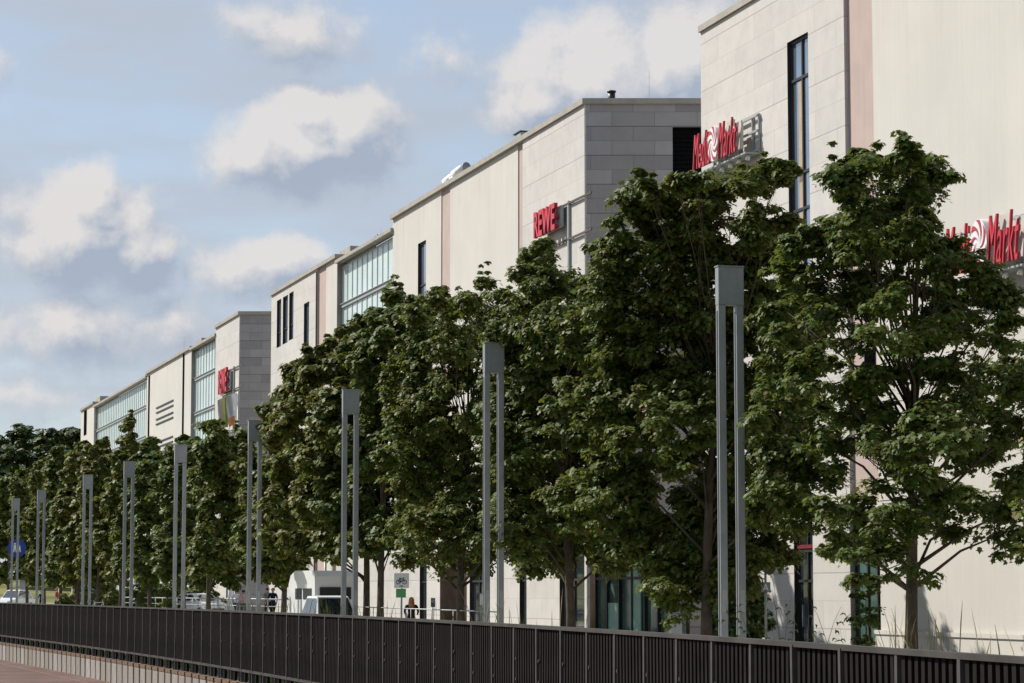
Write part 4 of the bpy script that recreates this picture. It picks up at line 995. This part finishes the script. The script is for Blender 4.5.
def bar(b_, p, q_, w_, y):
    d = Vector((q_[0] - p[0], q_[1] - p[1])).normalized(); nx, nz = -d.y * w_, d.x * w_
    b_.poly([(p[0] - nx, y, p[1] - nz), (q_[0] - nx, y, q_[1] - nz), (q_[0] + nx, y, q_[1] + nz), (p[0] + nx, y, p[1] + nz)])
zc = H - s_ * .52; w1 = s_ * .15
for sx in (-1, 1): ring(m, sx * s_ * .21, zc - s_ * .08, w1, w1 * .7, -.026)
for i, (p, q_) in enumerate((((-.21, -.08), (-.1, .14)), ((-.1, .14), (.12, .14)), ((.12, .14), (-.02, -.08)), ((-.02, -.08), (-.1, .14)), ((.21, -.08), (.1, .2)), ((.1, .2), (.18, .22)), ((-.21, -.08), (-.02, -.08)), ((-.16, .17), (-.05, .17)))):
    bar(m, (p[0] * s_, zc + p[1] * s_), (q_[0] * s_, zc + q_[1] * s_), s_ * .022, -.0265 - i * .0004)
m.box(-s_ * .12, s_ * .12, -.026, -.021, H - s_ * .9, H - s_ * .84)
m.build('bicycle_symbol', M['black'], pf)
# small blue-grey sign and round sign by the stone door pier
r, H, k = sign_post(765.5, 560, 27.5, 0, 'small blue-grey sign below round dark disc beside the glass door')
m = MB(); m.box(-4.6 * k, 4.6 * k, -.02, .01, H - 32 * k, H - 22 * k); pf = m.build('plate', M['signgrey'], r)
m = MB(); bar(m, (-2.2 * k, H - 30.3 * k), (0, H - 24 * k), .5 * k, -.024); bar(m, (2.2 * k, H - 30.3 * k), (0, H - 24 * k), .5 * k, -.0244); bar(m, (-1.4 * k, H - 28.4 * k), (1.4 * k, H - 28.4 * k), .45 * k, -.0248); m.build('letter', M['white'], pf)
m = MB(); disc(m, (3.5 * k, H - 8 * k), 6.5 * k, -.02); m.build('round_plate', M['signback'], r)
# thin posts
for u, v, X, mt, rad__, lab, nm in ((333.5, 563, 27, 'wood', .14, 'pale wooden post in front of the tall white van', 'post'), (325.5, 556, 27, 'spandrel', .07, 'thin grey steel post left of the pale wooden post', 'post'), (592.5, 548, 27.2, 'brown', .09, 'brown post at the left edge of the green glass front', 'post'),
                                    (231, 580, 28, 'white', .16, 'white post left of the people on the pavement', 'post'), (148, 585, 28, 'wood', .12, 'pale post under the far trees', 'post'), (74.5, 578, 27, 'wood', .25, 'pale post under the left trees', 'post'), (60.5, 580, 29, 'wood', .2, 'pale post right of person in red', 'post')):
    q = at_x(u, v, X); o = empty(nm, (q.x, q.y, 0), lab, 'post'); m = MB(); m.tube([(0, 0, 0), (0, 0, q.z)], [rad__, rad__ * .9], 10); m.build('shaft', M[mt], o, True); m = MB(); m.tube([(0, 0, q.z), (0, 0, q.z + .05)], [rad__ * 1.15, rad__ * 1.0], 10); m.build('cap', M[mt], o, True)
# brown round column
q = at_x(453.5, 560, 28.0); k = (q - Cv).dot(Fv) / FPX
o = empty('advertising_column', (q.x, q.y, 0), 'thick brown round column half hidden by maple leaves', 'column'); rc = 13.5 * k
m = MB(); m.tube([(0, 0, .35), (0, 0, 3.6)], rc, 32); m.build('drum', M['brown'], o, True); m = MB(); m.tube([(0, 0, 0), (0, 0, .35)], rc * 1.08, 32); m.build('base', M['spandrel'], o, True)
m = MB(); m.tube([(0, 0, 3.6), (0, 0, 3.7), (0, 0, 3.95)], [rc * 1.12, rc * 1.12, rc * .3], 32); m.build('cap', M['spandrel'], o, True)
# white switch box and small pole box
q = at_x(483.5, 594, 27.0); o = empty('switch_box', (q.x, q.y, 0), 'white electrical box on legs left of the second lamp', 'cabinet', -TH); k = (q - Cv).dot(Fv) / FPX
m = MB(); m.box(-3.6 * k, 3.6 * k, -.15, .15, q.z - 11 * k, q.z); m.build('housing', M['white'], o, bevel=.02)
for sx in (-1, 1): m = MB(); m.tube([(sx * 2.5 * k, 0, 0), (sx * 2.5 * k, 0, q.z - 11 * k)], .03, 6); m.build('leg', M['steel'], o)
m = MB(); m.box(-3.75 * k, 3.75 * k, -.17, .17, q.z + .002, q.z + .04); m.build('lid', M['steel'], o)
q = at_x(433, 598, 25.5); o = empty('meter_post', (q.x, q.y, 0), 'small dark box on thin pole left of brown column', 'meter', -TH); k = (q - Cv).dot(Fv) / FPX
m = MB(); m.tube([(0, 0, 0), (0, 0, q.z - 6 * k)], .025, 6); m.build('pole', M['steel'], o); m = MB(); m.box(-2.1 * k, 2.1 * k, -.06, .06, q.z - 9 * k, q.z); m.build('box', M['signback'], o, bevel=.01); m = MB(); m.box(-1.3 * k, 1.3 * k, -.066, -.061, q.z - 5 * k, q.z - 1.5 * k); m.build('window', M['signgrey'], o)
# ticket machine
q = at_x(675.5, 614, 27.8); o = empty('ticket_machine', (q.x, q.y, 0), 'white ticket machine with dark screen left of the dense maple trunk', 'ticket machine', -TH); k = (q - Cv).dot(Fv) / FPX
m = MB(); m.box(-6 * k, 6 * k, -.2, .2, 0, q.z); m.build('housing', M['white'], o, bevel=.04)
m = MB(); m.box(-4.6 * k, 4.6 * k, -.206, -.2005, q.z - 9 * k, q.z - 4 * k); m.build('screen', M['black'], o); m = MB(); m.box(-6.4 * k, 6.4 * k, -.24, .22, q.z + .003, q.z + .05); m.build('roof', M['spandrel'], o)

# --- green glass entrance in the cross street
q0 = at_x(595, 600, 31.2); q1 = at_x(701, 600, 31.6)
k0 = (q0 - Cv).dot(Fv); gp = empty('glass_entrance', (q0.x, q0.y, 0), 'green glass entrance front in the gap between the two nearest buildings', 'glass entrance', ROTF)
wd = (Vector((q0.x, q0.y)) - Vector((q1.x, q1.y))).length; Hh = 4.6
m = MB(); m.box(0, wd, .1, .14, 0, Hh); m.build('glazing', M['green_glass'], gp)
m = MB(); n = 7
for i in range(n + 1): t = wd * i / n; m.box(t - .05, t + .05, -.02, .098, 0, Hh)
for z in (.1, 2.5, 3.75, Hh - .08): m.box(.05, wd - .05, .0, .096, z - .05, z + .05)
m.build('frame', M['dark'], gp)
m = MB(); m.box(.1, wd, .02, .06, 3.82, Hh - .15); m.build('fascia', M['mint'], gp)
for ta, tb, zt in ((wd * .14, wd * .27, 1.6), (wd * .40, wd * .52, 3.6)):
    m = MB(); m.box(ta, tb, .03, .07, .15, zt); m.build('mint_panel', M['mint'], gp)
m = MB(); m.box(-.2, wd + .2, -1.2, 3.0, Hh, Hh + .25); m.build('roof', M['spandrel'], gp)

# ------------------------------------------------------------------ vehicles (nose towards -Y of the vehicle, built at real size)
def loft_body(b_, prof, half, mids=None):
    """side outline (y, z) with a half width per point, closed into one skin"""
    n = len(prof)
    Lf = [Vector((-half[i], prof[i][0], prof[i][1])) for i in range(n)]; Rt = [Vector((half[i], prof[i][0], prof[i][1])) for i in range(n)]
    for i in range(n):
        j = (i + 1) % n; b_.poly([Lf[i], Lf[j], Rt[j], Rt[i]])
    b_.poly(Lf[::-1]); b_.poly(Rt)
def wheel(root, x, y, r):
    m = MB(); s_ = 1 if x > 0 else -1; m.tube([(x - .09, y, r), (x - .07, y, r), (x + .07, y, r), (x + .09, y, r)], [r * .9, r, r, r * .9], 20); wh = m.build('wheel', M['tyre'], root, True)
    m = MB(); m.tube([(x + s_ * .088, y, r), (x + s_ * .098, y, r)], [r * .62, r * .58], 16); m.build('rim', M['steel'], wh)
def car(label, loc, rz, tall=1.47, paint='carwhite', light=False):
    r = empty('parked_car', loc, label, 'car', rz)
    h = tall; prof = [(-2.05, .35), (-2.1, .62), (-1.95, .82), (-1.0, .98), (1.75, 1.0), (2.05, .92), (2.1, .5), (2.05, .32), (1.6, .25), (-1.6, .25)]
    hw_ = [.72, .8, .82, .86, .87, .82, .84, .8, .84, .84]
    m = MB(); loft_body(m, prof, hw_); m.build('body', M[paint], r, bevel=.06)
    cab = [(-1.0, .985), (-.28, h - .05), (0.1, h), (1.25, h - .02), (1.85, .99)]; cw = [.80, .62, .62, .61, .76]
    m = MB(); loft_body(m, cab, cw); m.build('cabin', M[paint], r, bevel=.03)
    def pane(nm, pts): m = MB(); m.poly(pts); m.build(nm, M['glass'], r)
    e = .012
    def lerp(a, c, t): return a + (c - a) * t
    f0, f1 = (cab[0], cw[0]), (cab[1], cw[1])
    pane('windscreen', [(-.72, lerp(-1, -.28, .1) - e, lerp(.985, h - .05, .1) + e), (.72, lerp(-1, -.28, .1) - e, lerp(.985, h - .05, .1) + e), (.58, lerp(-1, -.28, .93) - e, lerp(.985, h - .05, .93) + e), (-.58, lerp(-1, -.28, .93) - e, lerp(.985, h - .05, .93) + e)])
    pane('rear_window', [(.68, 1.80 + e, 1.08), (-.68, 1.80 + e, 1.08), (-.56, 1.32 + e, h - .08), (.56, 1.32 + e, h - .08)])
    for s_ in (-1, 1):
        for ya, yb, yc, yd in ((-.78, .28, .28, -.22), (.36, 1.62, 1.2, .36)):
            w0 = .785; w1 = .635
            P_ = [(s_ * (w0 + e), ya, 1.05), (s_ * (w0 + e), yb, 1.05), (s_ * (w1 + e), yc, h - .1), (s_ * (w1 + e), yd, h - .1)]
            pane('side_window', P_)
        for yy in (-1.32, 1.3): wheel(r, s_ * .78, yy, .32)
        m = MB(); m.box(s_ * .66 - .16, s_ * .66 + .16, -2.115, -1.9, .62, .78); m.build('headlight', M['headlight'], r, bevel=.03)
        m = MB(); m.box(s_ * .68 - .12, s_ * .68 + .12, 2.0, 2.1, .68, .86); m.build('taillight', M['redside'], r, bevel=.02)
        m = MB(); m.box(s_ * .93 - .1, s_ * .93 + .1, -.72, -.6, .98, 1.1); m.build('mirror', M[paint], r, bevel=.03)
    m = MB(); m.box(-.4, .4, -2.13, -2.06, .45, .58); m.build('grille', M['black'], r)
    if light: m = MB(); m.box(-.25, .25, .15, .4, h + .005, h + .14); m.build('roof_light', M['amber'], r, bevel=.02)
    return r
def at_xz(u, v, X): q = at_x(u, v, X); return q
q = at_x(331, 600, 22.4); car('white van-height car with dark windscreen in front of the bigger white van', (q.x, q.y, 0), rad(2), 1.86)
q = at_x(200, 600, 26.8); car('white car behind the railing left of the people', (q.x, q.y, .45), rad(20), 1.48)
q = at_x(15, 594, 24.2); car('white van-like car with amber roof light at the far left', (q.x, q.y, .45), rad(-38), 1.75, light=True)
# tall white van standing under the front of the crowns, rear towards the camera
qa, qb = at_x(288, 590, 23.1), at_x(315, 590, 23.1); Lc = qa.y - qb.y; hw_v = .86
cv = empty('camper_van', (23.1 + hw_v, qb.y, 0), 'tall white camper van with dark windows parked under the trees', 'camper van')
prof = [(0, .45), (-.02, 1.2), (.06, 2.65), (.3, 2.88), (Lc - 1.4, 2.9), (Lc - .5, 2.7), (Lc - .1, 2.3), (Lc - .5, 2.0), (Lc - .05, 1.3), (Lc + .3, 1.1), (Lc + .3, .4)]
m = MB(); loft_body(m, prof[::-1], [hw_v] * len(prof)); m.build('body', M['carwhite'], cv, bevel=.20)
for s_ in (-1, 1):
    for ya, yb in ((.6, 2.2), (2.5, 3.7)):
        m = MB(); m.box(s_ * (hw_v + .012) - .008, s_ * (hw_v + .012) + .008, ya, yb, 1.70, 2.15); m.build('side_window', M['black'], cv)
    for yy in (1.1, Lc - .8): wheel(cv, s_ * (hw_v - .12), yy, .36)
    m = MB(); m.box(s_ * (hw_v + .22) - .1, s_ * (hw_v + .22) + .1, Lc - .35, Lc - .2, 1.5, 2.0); m.box(min(s_ * .9, s_ * 1.12), max(s_ * .9, s_ * 1.12), Lc - .3, Lc - .26, 1.7, 1.76); m.build('mirror', M['black'], cv)
    m = MB(); m.box(s_ * .85 - .09, s_ * .85 + .09, -.06, .0, .75, 1.1); m.build('taillight', M['redside'], cv)
m = MB(); m.box(-.66, .66, -.035, -.005, 1.70, 2.2); m.build('rear_window', M['black'], cv)
m = MB(); m.box(-.95, .95, -.12, -.02, .45, .62); m.build('bumper', M['spandrel'], cv)

# ------------------------------------------------------------------ people and a bicycle
def person(label, u, v, X, z0, top, bottom, hair, rz, long_hair=False, arm=0.0, stride=.12):
    q = at_x(u, v, X); Hh = q.z - z0; Hh = min(max(Hh, 1.55), 1.9); s_ = Hh / 1.75
    r = empty('person', (q.x, q.y, z0), label, 'person', rz)
    J = {}; V_ = []; E_2 = []; Rr = []
    def j(n, p, rad_, par=None):
        J[n] = len(V_); V_.append(tuple(c * s_ for c in p)); Rr.append(rad_ * s_)
        if par: E_2.append((J[par], J[n]))
    j('pelvis', (0, 0, .95), .145); j('waist', (0, 0, 1.10), .125, 'pelvis'); j('chest', (0, .0, 1.30), .155, 'waist'); j('neckb', (0, .01, 1.46), .075, 'chest'); j('neck', (0, -.01, 1.53), .055, 'neckb')
    j('head', (0, -.02, 1.62), .092, 'neck'); j('crown', (0, -.01, 1.70), .075, 'head'); j('nose', (0, -.105, 1.615), .018, 'head')
    for sx, t in ((-1, 1), (1, -1)):
        n = str(sx)
        j('sh' + n, (sx * .18, 0, 1.42), .06, 'chest'); j('el' + n, (sx * .25, -.02 - arm * .12, 1.14 + arm * .08), .045, 'sh' + n); j('wr' + n, (sx * .23, -.10 - arm * .28, .90 + arm * .3), .034, 'el' + n); j('ha' + n, (sx * .22, -.13 - arm * .34, .82 + arm * .32), .036, 'wr' + n)
        j('hip' + n, (sx * .09, 0, .88), .10, 'pelvis'); j('kn' + n, (sx * .10, t * stride - .03, .49), .066, 'hip' + n); j('an' + n, (sx * .10, t * stride * 1.8, .09), .042, 'kn' + n); j('to' + n, (sx * .11, t * stride * 1.8 - .14, .04), .036, 'an' + n)
    me = bpy.data.meshes.new('body'); me.from_pydata(V_, E_2, []); o = bpy.data.objects.new('body', me); COL.objects.link(o)
    sk = o.modifiers.new('skin', 'SKIN'); sv = me.skin_vertices[0].data
    for i, q_ in enumerate(Rr): sv[i].radius = (q_, q_ * (.78 if i in (0, 1, 2) else 1))
    sv[0].use_root = True
    sb = o.modifiers.new('sub', 'SUBSURF'); sb.levels = 2; sb.render_levels = 2
    dg = bpy.context.evaluated_depsgraph_get(); dg.update(); nm = bpy.data.meshes.new_from_object(o.evaluated_get(dg)); bpy.data.objects.remove(o)
    nm.materials.clear()
    for k in ('skin', top, bottom, 'cloth_black'): nm.materials.append(M[k])
    for p in nm.polygons:
        p.use_smooth = True; c = p.center / s_; mi = 0
        if c.z < .1: mi = 3
        elif c.z < .96 and abs(c.x) < .19: mi = 2
        elif c.z < 1.47 and (c.z > 1.12 or abs(c.x) < .19): mi = 1
        p.material_index = mi
    nm.name = 'body'; mobj('body', nm, r)
    hm = MB(); 
    ring_ = []
    for i in range(7):
        a = i / 6 * math.pi * .56; ring_.append((1.735 - .105 * (1 - math.cos(a)) * 1.15, .105 * math.sin(a)))
    if long_hair: ring_ += [(1.52, .115), (1.42, .12), (1.34, .10)]
    pts = [(0, .02, z * s_) for z, _ in ring_]; hm.tube([(0, .022 * s_, z * s_) for z, _ in ring_], [max(.004, q_) * s_ for _, q_ in ring_], 14)
    hm.build('hair', M[hair], r, True); return r
person('woman with long copper hair in black top below the bicycle sign', 411.5, 596.5, 25.0, 0, 'cloth_black', 'cloth_navy', 'hair_red', rad(165), True, .8)
person('person in white top standing on the pavement left of fourth lamp', 236.5, 589, 28.0, .45, 'cloth_white', 'cloth_jeans', 'hair_red', rad(150))
person('person in pink top beside the one in white', 243.5, 589.5, 27.4, .45, 'cloth_pink', 'cloth_jeans', 'hair_dark', rad(170))
person('person with dark clothes right of fourth lamp', 268, 587, 28.5, .45, 'cloth_grey', 'cloth_black', 'hair_dark', rad(20))
person('person in navy with white sleeve right of fourth lamp, farther right', 273, 587.5, 28.0, .45, 'cloth_navy', 'cloth_black', 'hair_dark', rad(-30))
person('person in red top walking between the eighth and seventh lamps', 57, 588, 24.5, .45, 'cloth_red', 'cloth_jeans', 'hair_red', rad(60))
person('person in blue by the left end of the railing', 123, 594, 24.5, .45, 'cloth_blue', 'cloth_jeans', 'hair_dark', rad(80))
person('person in dark clothes partly hidden by the eighth lamp', 41.5, 590.5, 24.5, .45, 'cloth_navy', 'cloth_black', 'hair_dark', rad(10))
q = at_x(97, 599, 23.2); bk = empty('bicycle', (q.x, q.y, .45), 'parked bicycle by the seventh lamp', 'bicycle', rad(-12))
for sx in (-1, 1):
    m = MB(); c = sx * .52; m.tube([(c + .33 * math.cos(i / 20 * 2 * math.pi), 0, .34 + .33 * math.sin(i / 20 * 2 * math.pi)) for i in range(21)], .02, 6, caps=False); wh = m.build('wheel', M['tyre'], bk)
    m = MB()
    for i in range(8): a = i / 8 * math.pi; m.tube([(c - .32 * math.cos(a), 0, .34 - .32 * math.sin(a)), (c + .32 * math.cos(a), 0, .34 + .32 * math.sin(a))], .004, 4)
    m.build('spokes', M['steel'], wh)
m = MB()
for a, c in (((-.52, 0, .34), (-.15, 0, .85)), ((-.15, 0, .85), (.38, 0, .88)), ((-.05, 0, .32), (.38, 0, .8)), ((-.05, 0, .32), (-.2, 0, 1.0)), ((-.52, 0, .34), (-.05, 0, .32)), ((.52, 0, .34), (.36, 0, 1.05))): m.tube([a, c], .02, 6)
m.build('frame', M['white'], bk)
m = MB(); m.tube([(.36, -.28, 1.08), (.40, 0, 1.05), (.36, .28, 1.08)], .018, 6); m.build('handlebar', M['black'], bk)
m = MB(); m.box(-.34, -.08, -.07, .07, 1.0, 1.05); m.build('saddle', M['black'], bk, bevel=.02)

# --- dark footbridge far at the left
q = at_x(14, 574, 23.0); fb_ = empty('footbridge', (-120, 300, 0), 'dark footbridge girder crossing far behind the left trees', 'bridge', rad(-17))
q = Cv + ray(12, 572) * (318 / ray(12, 572).dot(Fv)); fb_.location = (q.x, q.y, 0); zb = q.z
m = MB(); m.box(-30, 2.6, -1.2, 1.2, zb - 1.0, zb + .0); m.build('deck', M['dark'], fb_)
m = MB(); m.box(-30, 2.6, -1.25, -1.2, zb + .9, zb + .98)
for i in range(20): m.box(-30 + i * 1.7, -29.94 + i * 1.7, -1.25, -1.2, zb, zb + .9)
m.build('railing', M['spandrel'], fb_)
for x in (-22, -9, 1.5): m = MB(); m.box(x - .4, x + .4, -.6, .6, -.5, zb - 1.0); m.build('pillar', M['spandrel'], fb_)
